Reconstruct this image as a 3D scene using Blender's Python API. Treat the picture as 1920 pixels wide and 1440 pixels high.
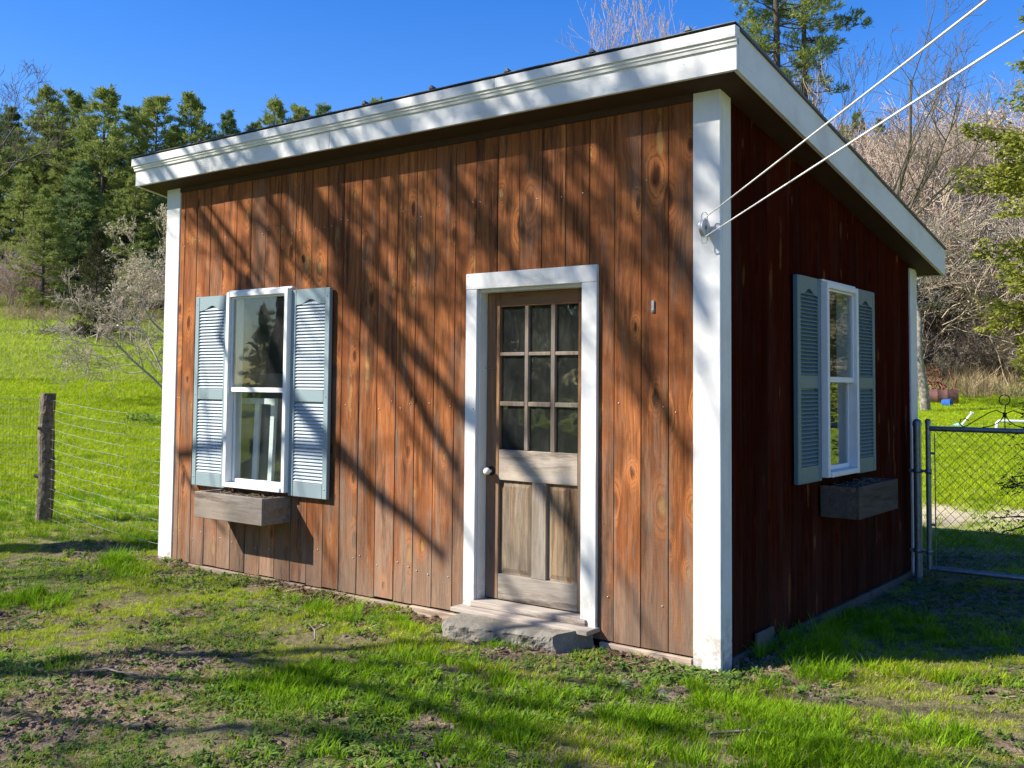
import bpy, math, random
import numpy as np
from mathutils import Vector, Matrix
R = math.radians
for o in list(bpy.data.objects): bpy.data.objects.remove(o)
scene = bpy.context.scene
COL = scene.collection

# ------------------------------------------------------------------ camera
CAM = np.array([2.3988, -5.0256, 1.4399])
YAW, PITCH, ROLL, FPX, PX, PY = -0.6501, 0.0515, 0.0088, 1899.62, 957.15, 624.0
_f = np.array([math.sin(YAW)*math.cos(PITCH), math.cos(YAW)*math.cos(PITCH), math.sin(PITCH)])
_r = np.array([math.cos(YAW), -math.sin(YAW), 0.0]); _u = np.cross(_r, _f)
RT = _r*math.cos(ROLL) + _u*math.sin(ROLL); UP = -_r*math.sin(ROLL) + _u*math.cos(ROLL)
cd = bpy.data.cameras.new('camera'); cam = bpy.data.objects.new('camera', cd); COL.objects.link(cam)
cam.matrix_world = Matrix(((RT[0], UP[0], -_f[0], CAM[0]), (RT[1], UP[1], -_f[1], CAM[1]), (RT[2], UP[2], -_f[2], CAM[2]), (0, 0, 0, 1)))
cd.sensor_width = 36; cd.lens = FPX/1920*36
cd.shift_x = -(PX-960)/1920; cd.shift_y = (PY-720)/1920
cd.clip_start = 0.05; cd.clip_end = 3000
scene.camera = cam

# ------------------------------------------------------------------ sky, sun, exposure
LDIR = np.array([0.538, 0.577, -0.614]); LDIR /= np.linalg.norm(LDIR)     # the way the sunlight travels
SUN_EL = math.asin(-LDIR[2]); SUN_ROT = math.atan2(-LDIR[0], -LDIR[1])
world = bpy.data.worlds.new('World'); scene.world = world; world.use_nodes = True
wn = world.node_tree.nodes; wl = world.node_tree.links; wn.clear()
sky = wn.new('ShaderNodeTexSky'); sky.sky_type = 'NISHITA'; sky.sun_disc = False
sky.sun_elevation = SUN_EL; sky.sun_rotation = SUN_ROT % (2*math.pi); sky.altitude = 200
sky.air_density = 1.0; sky.dust_density = 0.3; sky.ozone_density = 2.5
hs = wn.new('ShaderNodeHueSaturation'); hs.inputs['Saturation'].default_value = 1.42; hs.inputs['Hue'].default_value = 0.517; hs.inputs['Value'].default_value = 1.0
bg = wn.new('ShaderNodeBackground'); bg.inputs['Strength'].default_value = 0.115
wo = wn.new('ShaderNodeOutputWorld')
wl.new(sky.outputs[0], hs.inputs['Color']); wl.new(hs.outputs[0], bg.inputs['Color']); wl.new(bg.outputs[0], wo.inputs['Surface'])
sl = bpy.data.lights.new('sun', 'SUN'); sl.energy = 5.0; sl.angle = R(0.53); sl.color = (1.0, 0.94, 0.84)
sun = bpy.data.objects.new('sun', sl); COL.objects.link(sun)
sun.rotation_euler = Vector(LDIR).to_track_quat('-Z', 'Y').to_euler(); sun.location = (-20, -20, 30)
scene.view_settings.view_transform = 'Standard'; scene.view_settings.look = 'None'
scene.view_settings.exposure = 0.95; scene.view_settings.gamma = 1.0
scene.render.engine = 'CYCLES'
scene.cycles.max_bounces = 8; scene.cycles.transparent_max_bounces = 12

# ------------------------------------------------------------------ helpers
def ray(u, v): return _f + RT*(u-PX)/FPX + UP*(PY-v)/FPX
def at(u, v, d): return CAM + ray(u, v)*d
def onY(u, v, Y=0.0): d = ray(u, v); return CAM + d*(Y-CAM[1])/d[1]

def _hash(ix, iy, seed):
    n = (ix.astype(np.int64)*374761393 + iy.astype(np.int64)*668265263 + seed*974711) & 0x7fffffff
    n = ((n ^ (n >> 13))*1274126177) & 0x7fffffff
    return ((n ^ (n >> 16)) & 0xffff)/65535.0
def vnoise(x, y, seed=0):
    x = np.asarray(x, float); y = np.asarray(y, float)
    ix = np.floor(x); iy = np.floor(y); fx = x-ix; fy = y-iy
    fx = fx*fx*(3-2*fx); fy = fy*fy*(3-2*fy)
    a = _hash(ix, iy, seed); b = _hash(ix+1, iy, seed); c = _hash(ix, iy+1, seed); d = _hash(ix+1, iy+1, seed)
    return (a*(1-fx)+b*fx)*(1-fy) + (c*(1-fx)+d*fx)*fy
def fbm(x, y, seed=0, o=4):
    s = 0; a = 0.5; t = 0
    for i in range(o):
        s = s + a*vnoise(np.asarray(x)*2**i, np.asarray(y)*2**i, seed+i*17); t += a; a *= .5
    return s/t
def sstep(a, b, x):
    t = np.clip((np.asarray(x, float)-a)/(b-a), 0, 1); return t*t*(3-2*t)

def terrain(x, y):
    x = np.asarray(x, float); y = np.asarray(y, float)
    dx = x-CAM[0]; dy = y-CAM[1]; s = np.hypot(dx, dy)
    az = np.degrees(np.arctan2(dx, dy))
    az = np.where(az > 120, az-360, az)
    left = sstep(-20, -50, az)*sstep(-125, -95, az)            # 1 towards the meadow, 0 towards the yard behind the gate
    ahead = sstep(75, 35, az)*sstep(-104, -84, az)
    A = (0.034 + 0.071*left)*ahead
    k = 3.0
    z = A*k*np.logaddexp(0, (s-13.5)/k)
    z = z + (1-left)*ahead*0.34*4*np.logaddexp(0, (s-47)/4) + left*0.10*4*np.logaddexp(0, (s-62)/4)
    cap = 19 - 5.5*left; z = np.where(z > cap*.6, cap*.6 + cap*.4*np.tanh((z-cap*.6)/(cap*.4)), z)
    base = -0.085 + 0.035*sstep(0, 2.5, x) - 0.02*sstep(-3, -9, x)
    return base + z + 0.10*(fbm(x*.12, y*.12, 5, 3)-.5)*sstep(9, 20, s)

def ghit(u, v):
    d = ray(u, v); t = 1.0
    while t < 400:
        p = CAM + d*t
        if p[2] <= terrain(p[0], p[1]): break
        t += 0.05 if t < 40 else .2
    return p

class MB:
    def __init__(s): s.v = []; s.f = []; s.sm = []
    def add(s, vs, fs, smooth=False):
        b = len(s.v); s.v += [tuple(map(float, p)) for p in vs]; s.f += [tuple(i+b for i in f) for f in fs]; s.sm += [smooth]*len(fs)
    def box(s, x0, x1, y0, y1, z0, z1, c=0.0):
        if c <= 0:
            s.add([(x0,y0,z0),(x1,y0,z0),(x1,y1,z0),(x0,y1,z0),(x0,y0,z1),(x1,y0,z1),(x1,y1,z1),(x0,y1,z1)],
                  [(0,3,2,1),(4,5,6,7),(0,1,5,4),(1,2,6,5),(2,3,7,6),(3,0,4,7)]); return
        vs = []; 
        X = (x0, x1); Y = (y0, y1); Z = (z0, z1); idx = {}
        for i in (0,1):
            for j in (0,1):
                for k in (0,1):
                    sx, sy, sz = 1-2*i, 1-2*j, 1-2*k
                    for a in range(3):
                        p = [X[i]+sx*c, Y[j]+sy*c, Z[k]+sz*c]; p[a] = (X[i], Y[j], Z[k])[a]
                        idx[i,j,k,a] = len(vs); vs.append(p)
        g = lambda i,j,k,a: idx[i,j,k,a]
        fs = [(g(0,0,0,0),g(0,0,1,0),g(0,1,1,0),g(0,1,0,0)),(g(1,0,0,0),g(1,1,0,0),g(1,1,1,0),g(1,0,1,0)),
              (g(0,0,0,1),g(1,0,0,1),g(1,0,1,1),g(0,0,1,1)),(g(0,1,0,1),g(0,1,1,1),g(1,1,1,1),g(1,1,0,1)),
              (g(0,0,0,2),g(0,1,0,2),g(1,1,0,2),g(1,0,0,2)),(g(0,0,1,2),g(1,0,1,2),g(1,1,1,2),g(0,1,1,2))]
        for j in (0,1):
            for k in (0,1):
                fs.append((g(0,j,k,1),g(1,j,k,1),g(1,j,k,2),g(0,j,k,2)))
        for i in (0,1):
            for k in (0,1):
                fs.append((g(i,0,k,0),g(i,1,k,0),g(i,1,k,2),g(i,0,k,2)))
        for i in (0,1):
            for j in (0,1):
                fs.append((g(i,j,0,0),g(i,j,1,0),g(i,j,1,1),g(i,j,0,1)))
        for i in (0,1):
            for j in (0,1):
                for k in (0,1): fs.append((g(i,j,k,0),g(i,j,k,1),g(i,j,k,2)))
        s.add(vs, fs)
    def prism(s, poly, axis, a0, a1):
        """poly: 2-D points; axis 'x','y','z' = extrusion axis from a0 to a1"""
        n = len(poly); vs = []
        for a in (a0, a1):
            for p, q in poly:
                vs.append({'x': (a,p,q), 'y': (p,a,q), 'z': (p,q,a)}[axis])
        s.add(vs, [tuple(range(n)), tuple(range(2*n-1, n-1, -1))] + [(i, i+n, (i+1) % n+n, (i+1) % n) for i in range(n)])
    def tube(s, pts, rad, n=8, cap=True, smooth=True):
        pts = [np.array(p, float) for p in pts]; m = len(pts)
        if np.isscalar(rad): rad = [rad]*m
        vs = []; prev = None
        for i, p in enumerate(pts):
            d = pts[min(i+1, m-1)]-pts[max(i-1, 0)]; d = d/(np.linalg.norm(d)+1e-12)
            if prev is None:
                ref = np.array([0,0,1.0]) if abs(d[2]) < .9 else np.array([1.0,0,0])
                e = np.cross(d, ref)
            else: e = prev - d*np.dot(prev, d)
            e = e/(np.linalg.norm(e)+1e-12); prev = e; g = np.cross(d, e)
            for k in range(n):
                a = 2*math.pi*k/n; vs.append(p + (e*math.cos(a)+g*math.sin(a))*rad[i])
        fs = [(i*n+k, i*n+(k+1) % n, (i+1)*n+(k+1) % n, (i+1)*n+k) for i in range(m-1) for k in range(n)]
        s.add(vs, fs, smooth)
        if cap: s.add(vs[:n], [tuple(range(n-1, -1, -1))]); s.add(vs[-n:], [tuple(range(n))])
    def lathe(s, prof, c=(0,0,0), n=20, axis='z', smooth=True):
        vs = []
        for r, h in prof:
            for k in range(n):
                a = 2*math.pi*k/n; p = (r*math.cos(a), r*math.sin(a), h)
                if axis == 'y': p = (p[0], p[2], p[1])
                if axis == 'x': p = (p[2], p[0], p[1])
                vs.append((p[0]+c[0], p[1]+c[1], p[2]+c[2]))
        s.add(vs, [(i*n+k, i*n+(k+1) % n, (i+1)*n+(k+1) % n, (i+1)*n+k) for i in range(len(prof)-1) for k in range(n)], smooth)
    def mesh(s, name):
        me = bpy.data.meshes.new(name); me.from_pydata(s.v, [], s.f)
        me.polygons.foreach_set('use_smooth', s.sm); me.update(); return me
    def build(s, name, mat, parent=None, loc=None):
        return obj(name, s.mesh(name), mat, parent, loc)

def obj(name, me, mat=None, parent=None, loc=None):
    o = bpy.data.objects.new(name, me); COL.objects.link(o)
    if mat is not None and not me.materials: me.materials.append(mat)
    if parent is not None: o.parent = parent
    if loc is not None: o.location = loc
    return o
def empty(name, loc=(0,0,0), rz=0, parent=None):
    o = bpy.data.objects.new(name, None); COL.objects.link(o); o.location = loc; o.rotation_euler = (0,0,rz)
    o.empty_display_size = .2
    if parent is not None: o.parent = parent
    return o
def tag(o, label=None, cat=None, group=None, kind=None):
    for k, v in (('label', label), ('category', cat), ('group', group), ('kind', kind)):
        if v: o[k] = v
    return o
def npmesh(name, V, F, nper, smooth=False):
    """fast mesh from numpy: V (n,3), F (m,nper)"""
    me = bpy.data.meshes.new(name); V = np.asarray(V, np.float32); F = np.asarray(F, np.int32)
    me.vertices.add(len(V)); me.vertices.foreach_set('co', V.ravel())
    me.loops.add(F.size); me.loops.foreach_set('vertex_index', F.ravel())
    me.polygons.add(len(F)); me.polygons.foreach_set('loop_start', np.arange(0, F.size, nper, dtype=np.int32))
    me.polygons.foreach_set('loop_total', np.full(len(F), nper, np.int32))
    me.polygons.foreach_set('use_smooth', np.full(len(F), smooth, bool))
    me.update(calc_edges=True); return me

# ------------------------------------------------------------------ materials
class NT:
    def __init__(s, name):
        s.m = bpy.data.materials.new(name); s.m.use_nodes = True; s.t = s.m.node_tree; s.n = s.t.nodes; s.n.clear()
        s.out = s.n.new('ShaderNodeOutputMaterial')
    def L(s, a, b): s.t.links.new(a, b)
    def node(s, typ, **kw):
        n = s.n.new(typ)
        for k, v in kw.items():
            if k.startswith('in_'):
                key = k[3:]; key = int(key) if key.isdigit() else key.replace('_', ' ')
                sock = n.inputs[key]
                if hasattr(v, 'is_linked') or isinstance(v, bpy.types.NodeSocket): s.L(v, sock)
                else: sock.default_value = v
            else: setattr(n, k, v)
        return n
    def coord(s, kind='Object'): return s.node('ShaderNodeTexCoord').outputs[kind]
    def mapping(s, vec, scale=(1,1,1), loc=(0,0,0), rot=(0,0,0)):
        n = s.node('ShaderNodeMapping'); s.L(vec, n.inputs['Vector'])
        for k, v in (('Scale', scale), ('Location', loc), ('Rotation', rot)):
            if isinstance(v, bpy.types.NodeSocket): s.L(v, n.inputs[k])
            else: n.inputs[k].default_value = v
        return n.outputs[0]
    def noise(s, vec, scale=5, detail=4, rough=.55, dist=0.0, out='Fac'):
        n = s.node('ShaderNodeTexNoise'); s.L(vec, n.inputs['Vector'])
        n.inputs['Scale'].default_value = scale; n.inputs['Detail'].default_value = detail
        n.inputs['Roughness'].default_value = rough; n.inputs['Distortion'].default_value = dist
        return n.outputs[out]
    def ramp(s, fac, stops, interp='LINEAR'):
        n = s.node('ShaderNodeValToRGB'); s.L(fac, n.inputs[0]); r = n.color_ramp; r.interpolation = interp
        while len(r.elements) < len(stops): r.elements.new(.5)
        for e, (p, c) in zip(r.elements, stops):
            e.position = p; e.color = (c, c, c, 1) if np.isscalar(c) else (*c, 1)
        return n.outputs[0]
    def mix(s, fac, a, b, mode='MIX'):
        n = s.node('ShaderNodeMix', data_type='RGBA', blend_type=mode)
        for sock, v in ((n.inputs[0], fac), (n.inputs[6], a), (n.inputs[7], b)):
            if isinstance(v, bpy.types.NodeSocket): s.L(v, sock)
            else: sock.default_value = v if (np.isscalar(v) or len(v) == 4) else (*v, 1)
        return n.outputs[2]
    def math(s, op, a, b=0.0, c=None, clamp=False):
        n = s.node('ShaderNodeMath', operation=op, use_clamp=clamp)
        for i, v in enumerate((a, b) if c is None else (a, b, c)):
            if isinstance(v, bpy.types.NodeSocket): s.L(v, n.inputs[i])
            else: n.inputs[i].default_value = v
        return n.outputs[0]
    def rand(s): return s.node('ShaderNodeObjectInfo').outputs['Random']
    def xyz(s, vec): return s.node('ShaderNodeSeparateXYZ', in_0=vec).outputs
    def combine(s, x, y, z): return s.node('ShaderNodeCombineXYZ', in_0=x, in_1=y, in_2=z).outputs[0]
    def bump(s, h, strength=.3, dist=.01):
        n = s.node('ShaderNodeBump'); s.L(h, n.inputs['Height']); n.inputs['Strength'].default_value = strength
        n.inputs['Distance'].default_value = dist; return n.outputs[0]
    def principled(s, col, rough=.6, spec=.4, normal=None, **kw):
        p = s.node('ShaderNodeBsdfPrincipled')
        for key, v in (('Base Color', col), ('Roughness', rough), ('Specular IOR Level', spec)) + tuple((k.replace('_', ' '), v) for k, v in kw.items()):
            if isinstance(v, bpy.types.NodeSocket): s.L(v, p.inputs[key])
            else: p.inputs[key].default_value = (*v, 1) if (not np.isscalar(v) and len(v) == 3) else v
        if normal is not None: s.L(normal, p.inputs['Normal'])
        s.L(p.outputs[0], s.out.inputs['Surface']); return p

def board_material(name, light, mid, dark, grey, weather, knots=1.0, sapw=(.50,.27,.085), axis='z', spec=.12):
    """rough-sawn stained board: local x across, z along the board"""
    t = NT(name); co = t.coord('Object'); rnd = t.rand()
    if axis != 'z':
        q = t.xyz(co); co = t.combine(q[2], q[1], q[0]) if axis == 'x' else t.combine(q[0], q[2], q[1])
    off = t.combine(t.math('MULTIPLY', rnd, 37.0), t.math('MULTIPLY', rnd, 11.0), t.math('MULTIPLY', rnd, 91.0))
    v = t.node('ShaderNodeVectorMath', operation='ADD', in_0=co, in_1=off).outputs[0]
    warp = t.noise(t.mapping(v, (3, 3, 1.1)), 1.0, 3, .5, out='Color')
    vw = t.node('ShaderNodeVectorMath', operation='ADD', in_0=v, in_1=t.node('ShaderNodeVectorMath', operation='SCALE', in_0=warp, in_Scale=.10).outputs[0]).outputs[0]
    grain = t.noise(t.mapping(vw, (42, 42, 1.0)), 1.0, 5, .65)
    fine = t.noise(t.mapping(vw, (160, 160, 4)), 1.0, 4, .7)
    blot = t.noise(t.mapping(v, (4.5, 4.5, 1.1)), 1.0, 4, .6)
    col = t.mix(t.ramp(grain, [(.33, 0), (.60, 1)]), t.mix(.45, dark, mid), light)
    col = t.mix(t.ramp(fine, [(.35, .55), (.65, 0)]), col, dark)
    col = t.mix(t.ramp(blot, [(.36, .75), (.60, 0)]), col, mid)
    # knots: sparse stretched cells on the board's face
    vx = t.xyz(v); jit = t.math('SUBTRACT', t.noise(t.mapping(v, (26, 26, 9)), 1.0, 4, .6), .5)
    kv = t.combine(t.math('MULTIPLY', vx[0], 5.2), t.math('MULTIPLY', vx[2], 2.3), 0.0)
    vor = t.node('ShaderNodeTexVoronoi', voronoi_dimensions='2D', in_Vector=kv, in_Scale=1.0, in_Randomness=1.0)
    pick = t.ramp(t.xyz(vor.outputs['Color'])[0], [(.46, 0), (.48, 1)])
    ksz = t.math('MULTIPLY_ADD', t.xyz(vor.outputs['Color'])[2], 1.3, .75)
    d = t.math('MULTIPLY', t.math('ADD', vor.outputs['Distance'], t.math('MULTIPLY', jit, .20)), ksz)
    core = t.math('MULTIPLY', t.math('MULTIPLY', t.ramp(d, [(.07, 1), (.15, 0)]), pick), knots)
    halo = t.math('MULTIPLY', t.math('MULTIPLY', t.ramp(d, [(.12, 0), (.20, 1), (.28, .8), (.46, 0)]), pick), knots)
    rings = t.ramp(t.math('SINE', t.math('MULTIPLY', d, 60.0)), [(.3, 0), (.8, 1)])
    col = t.mix(t.math('MULTIPLY', halo, .75), col, t.mix(1.0, light, (1.25, 1.2, 1.1), 'MULTIPLY'))
    col = t.mix(t.math('MULTIPLY', t.math('MULTIPLY', halo, rings), .45), col, dark)
    col = t.mix(core, col, t.mix(t.ramp(t.xyz(vor.outputs['Color'])[1], [(.6, 0), (.62, 1)]), t.mix(.25, dark, mid), sapw))
    # bare sapwood flakes: long pale splinters
    fv = t.combine(t.math('MULTIPLY', vx[0], 7.0), t.math('MULTIPLY', vx[2], .95), 3.0)
    fl = t.node('ShaderNodeTexVoronoi', voronoi_dimensions='2D', in_Vector=fv, in_Scale=1.0)
    fpick = t.ramp(t.xyz(fl.outputs['Color'])[1], [(.76, 0), (.78, 1)])
    fd = t.math('ADD', fl.outputs['Distance'], t.math('MULTIPLY', jit, .55))
    flake = t.math('MULTIPLY', fpick, t.ramp(fd, [(.05, .9), (.15, 0)]))
    col = t.mix(t.math('MULTIPLY', flake, knots), col, sapw)
    # broad tone changes along the board
    bt = t.noise(t.mapping(v, (2.2, 2.2, .9), (7, 3, 1)), 1.0, 3, .6)
    col = t.mix(t.math('MULTIPLY', t.ramp(bt, [(.40, 1), (.56, 0)]), .42), col, t.mix(.5, dark, mid))
    # weathering: greyed streaks, more of them on the splash zone near the ground
    wz = t.xyz(t.node('ShaderNodeNewGeometry').outputs['Position'])[2]
    low = t.ramp(t.math('MULTIPLY', wz, .3333, clamp=True), [(0.0, 1), (.12, .62), (.40, .22), (.62, .0)])
    wn1 = t.noise(t.mapping(v, (16, 16, 1.4)), 1.0, 5, .7)
    wth = t.math('MULTIPLY', t.ramp(t.math('ADD', wn1, t.math('MULTIPLY', low, .22)), [(.58, 0), (.80, 1)]), weather)
    col = t.mix(wth, col, grey)
    pw_ = t.noise(t.mapping(v, (3.2, 3.2, 1.0), (2, 8, 4)), 1.0, 5, .65)
    pat = t.math('MULTIPLY', t.ramp(t.math('ADD', pw_, t.math('MULTIPLY', low, .22)), [(.54, 0), (.72, 1)]), t.math('MULTIPLY', weather, .80, clamp=True))
    col = t.mix(pat, col, t.mix(t.ramp(fine, [(.35, 0), (.65, 1)]), t.mix(.5, dark, grey), grey))
    # mildew: black shaped stains
    ms = t.noise(t.mapping(v, (8, 8, .8), (5, 2, 9)), 1.0, 6, .75)
    col = t.mix(t.ramp(ms, [(.54, 0), (.67, .80)]), col, (.035, .020, .013))
    tone = t.math('MULTIPLY_ADD', rnd, .55, .68)
    col = t.mix(1.0, col, t.combine(tone, tone, tone), 'MULTIPLY')
    saw = t.noise(t.mapping(v, (14, 14, 210)), 1.0, 2, .5)
    h = t.math('ADD', t.math('MULTIPLY', saw, .5), t.math('ADD', grain, t.math('MULTIPLY', core, -1.0)))
    t.principled(col, t.ramp(grain, [(.2, .85), (.8, .70)]), spec, t.bump(h, .55, .0035))
    return t.m

def paint_material(name, col, rough=.45, dirt=.35, grain_axis='z', specks=True, dirtcol=(.35,.32,.26), bump=.25):
    t = NT(name); co = t.coord('Object'); rnd = t.rand()
    off = t.combine(t.math('MULTIPLY', rnd, 17.0), t.math('MULTIPLY', rnd, 5.0), t.math('MULTIPLY', rnd, 41.0))
    v = t.node('ShaderNodeVectorMath', operation='ADD', in_0=co, in_1=off).outputs[0]
    st = {'z': (30, 30, 1.6), 'x': (1.6, 30, 30), 'y': (30, 1.6, 30)}[grain_axis]
    g = t.noise(t.mapping(v, st), 1.0, 5, .7)
    b = t.noise(v, 2.2, 5, .65)
    c = t.mix(t.math('MULTIPLY', t.ramp(b, [(.48, 0), (.72, 1)]), dirt), col, dirtcol)
    c = t.mix(t.math('MULTIPLY', t.ramp(g, [(.60, 0), (.74, 1)]), dirt*1.1), c, dirtcol)
    wz = t.xyz(t.node('ShaderNodeNewGeometry').outputs['Position'])[2]
    spl = t.math('MULTIPLY', t.ramp(wz, [(.0, 1), (.30, 0)]), t.ramp(t.noise(v, 16, 5, .7), [(.42, 0), (.62, 1)]))
    c = t.mix(t.math('MULTIPLY', spl, .75), c, (.27,.21,.15))
    if specks:
        vo = t.node('ShaderNodeTexVoronoi', in_Vector=v, in_Scale=9.0)
        sp = t.math('MULTIPLY', t.ramp(vo.outputs['Distance'], [(.030, 1), (.045, 0)]), t.ramp(t.xyz(vo.outputs['Color'])[0], [(.75, 0), (.76, 1)]))
        c = t.mix(sp, c, (.06, .05, .045))
    t.principled(c, rough, .4, t.bump(g, bump, .003)); return t.m

def plain_material(name, col, rough=.6, metal=0.0, var=.25, scale=8.0, spec=.4, bump=.2, bdist=.004, second=None):
    t = NT(name); co = t.coord('Object'); n = t.noise(co, scale, 5, .65)
    d = tuple(c*(1-var) for c in col) if second is None else second
    c = t.mix(t.ramp(n, [(.35, 0), (.68, 1)]), d, col)
    t.principled(c, rough, spec, t.bump(n, bump, bdist), Metallic=metal); return t.m

def leaf_material(name, a, b, trans=.35, rough=.55, dead=None, dead_amt=.0):
    t = NT(name); rnd = t.rand(); pos = t.node('ShaderNodeNewGeometry').outputs['Position']
    n = t.noise(pos, 1.3, 3, .6)
    isl = t.node('ShaderNodeNewGeometry').outputs['Random Per Island']
    f = t.math('ADD', t.math('MULTIPLY', rnd, .35), t.math('ADD', t.math('MULTIPLY', isl, .40), t.math('MULTIPLY', t.math('SUBTRACT', n, .5), 1.1)), clamp=True)
    c = t.mix(f, a, b)
    if dead: c = t.mix(t.ramp(t.math('FRACT', t.math('MULTIPLY', isl, 7.31)), [(1-dead_amt-.001, 0), (1-dead_amt, 1)]), c, dead)
    p = t.principled(c, rough, .10)
    tr = t.node('ShaderNodeBsdfTranslucent'); t.L(c, tr.inputs['Color'])
    mx = t.node('ShaderNodeMixShader', in_0=trans); t.L(p.outputs[0], mx.inputs[1]); t.L(tr.outputs[0], mx.inputs[2])
    t.L(mx.outputs[0], t.out.inputs['Surface']); return t.m

def glass_material(name, dust=.05, tint=(.92,.96,.95), wob=.02):
    t = NT(name); fr = t.node('ShaderNodeLayerWeight', in_Blend=.5)
    co = t.coord('Object')
    nb = t.bump(t.noise(co, 3.5, 2, .5), wob, .05); t.L(nb, fr.inputs['Normal'])
    tp = t.node('ShaderNodeBsdfTransparent', in_Color=(*tint, 1)); gl = t.node('ShaderNodeBsdfGlossy', in_Roughness=.015)
    t.L(nb, gl.inputs['Normal'])
    f2 = t.math('MULTIPLY_ADD', t.math('POWER', fr.outputs['Facing'], 5.0), .95, .045, clamp=True)
    m1 = t.node('ShaderNodeMixShader'); t.L(f2, m1.inputs[0]); t.L(tp.outputs[0], m1.inputs[1]); t.L(gl.outputs[0], m1.inputs[2])
    df = t.node('ShaderNodeBsdfDiffuse', in_Color=(.55,.55,.50,1))
    sc = t.noise(t.mapping(co, (14, 14, 6)), 1.0, 6, .8, 1.5)
    dn = t.math('MULTIPLY', t.ramp(sc, [(.45, .25), (.62, .5), (.70, 1.0)]), dust)
    m2 = t.node('ShaderNodeMixShader'); t.L(dn, m2.inputs[0]); t.L(m1.outputs[0], m2.inputs[1]); t.L(df.outputs[0], m2.inputs[2])
    t.L(m2.outputs[0], t.out.inputs['Surface']); return t.m

M = {}
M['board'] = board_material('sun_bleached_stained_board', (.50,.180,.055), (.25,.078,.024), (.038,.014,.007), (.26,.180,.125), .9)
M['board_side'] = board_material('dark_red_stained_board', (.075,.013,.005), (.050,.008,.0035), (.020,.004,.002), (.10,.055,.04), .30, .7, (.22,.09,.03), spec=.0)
M['white'] = paint_material('white_painted_wood', (.72,.715,.685), .48, .34)
M['whitex'] = paint_material('white_painted_fascia', (.72,.715,.685), .48, .42, 'x')
M['vinyl'] = paint_material('white_vinyl', (.76,.77,.76), .35, .14, specks=False, bump=.05)
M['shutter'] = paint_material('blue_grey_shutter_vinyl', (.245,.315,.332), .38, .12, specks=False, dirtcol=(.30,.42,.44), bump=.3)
M['shutter_side'] = paint_material('blue_grey_shade_darkened_shutter', (.115,.185,.205), .40, .10, specks=False, dirtcol=(.16,.24,.26), bump=.3)  # shaded copy of the shutter vinyl: the side wall's shade is in the colour
M['louvre'] = paint_material('glare_lightened_louvre_vinyl', (.47,.53,.57), .36, .10, specks=False, dirtcol=(.40,.48,.50), bump=.2)  # paler than the stiles: sun glare on the front slats painted in
M['soffit'] = plain_material('dark_brown_soffit', (.055,.026,.015), .8)
M['sheath'] = plain_material('interior_sheathing', (.055,.042,.030), .85)
M['tarp'] = plain_material('interior_dark_cloth', (.30,.34,.30), .9)
M['tan_plank'] = board_material('bare_tan_plank', (.55,.40,.27), (.46,.32,.21), (.30,.19,.12), (.42,.36,.29), .5, .3, axis='x')
M['grey_plank'] = board_material('weathered_grey_plank', (.40,.32,.25), (.30,.24,.185), (.17,.13,.10), (.40,.36,.31), .8, .3, axis='x')
M['door_top'] = board_material('brown_door_wood', (.33,.18,.085), (.25,.125,.06), (.13,.065,.035), (.15,.12,.095), 1.3, .15)
M['door_low'] = board_material('worn_grey_door_wood', (.37,.30,.225), (.25,.195,.145), (.085,.065,.05), (.42,.37,.31), .9, .1)
M['door_railx'] = board_material('worn_grey_door_rail', (.44,.37,.29), (.36,.29,.22), (.17,.135,.10), (.44,.39,.33), .9, .1, axis='x')
M['door_toprail'] = board_material('brown_door_rail', (.33,.185,.095), (.27,.14,.07), (.16,.085,.045), (.33,.27,.20), .5, .1, axis='x')
M['door_panel'] = board_material('peeling_door_panel', (.56,.34,.16), (.18,.125,.08), (.030,.024,.019), (.40,.35,.28), .4, .1)
M['box_dark'] = board_material('dark_weathered_plank', (.13,.105,.085), (.10,.08,.065), (.05,.04,.033), (.16,.14,.12), .5, .3, axis='x')
M['soil'] = plain_material('potting_soil', (.055,.038,.026), .95, var=.5, scale=60, bump=.9, bdist=.01)
M['glass'] = glass_material('window_glass', .055)
M['glass_old'] = glass_material('scratched_old_glass', .075, (.85,.9,.88), .05)
M['stone'] = None
M['metal_roof'] = plain_material('grey_metal_roofing', (.12,.125,.125), .45, .7)
M['galv'] = plain_material('galvanised_steel', (.30,.34,.36), .45, .75, var=.3, scale=30)
M['wire'] = plain_material('galvanised_wire', (.55,.57,.58), .4, .7)
M['wire_dark'] = plain_material('dark_fence_wire', (.16,.17,.16), .5, .6)
M['black_iron'] = plain_material('black_iron', (.03,.03,.03), .5, .6)
M['porcelain'] = plain_material('white_porcelain', (.75,.72,.64), .2, var=.1)
M['rope'] = plain_material('white_clothesline', (.82,.82,.80), .5, var=.08, scale=80)
M['rust'] = plain_material('rusted_steel', (.30,.12,.065), .8, .2, second=(.15,.055,.04), scale=14)
M['barrel'] = plain_material('rusty_maroon_barrel', (.15,.070,.058), .7, .2, second=(.085,.038,.032), scale=7)
M['blue_plastic'] = plain_material('blue_plastic', (.03,.12,.42), .35, var=.15)
M['cyan_plastic'] = plain_material('pale_cyan_plastic', (.35,.72,.75), .4, var=.1)
M['white_plastic'] = plain_material('white_plastic', (.80,.81,.80), .4, var=.08)
M['nail'] = plain_material('bright_nail', (.62,.60,.56), .4, .5)
M['bark'] = plain_material('grey_brown_bark', (.17,.135,.105), .9, var=.55, scale=14, bump=.8, bdist=.02)
M['bark_pine'] = plain_material('dark_pine_bark', (.095,.075,.06), .9, var=.5, scale=9, bump=.8, bdist=.03)
M['bark_pale'] = plain_material('pale_grey_bark', (.38,.33,.28), .9, var=.70, scale=9, bump=.6, bdist=.02)
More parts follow.
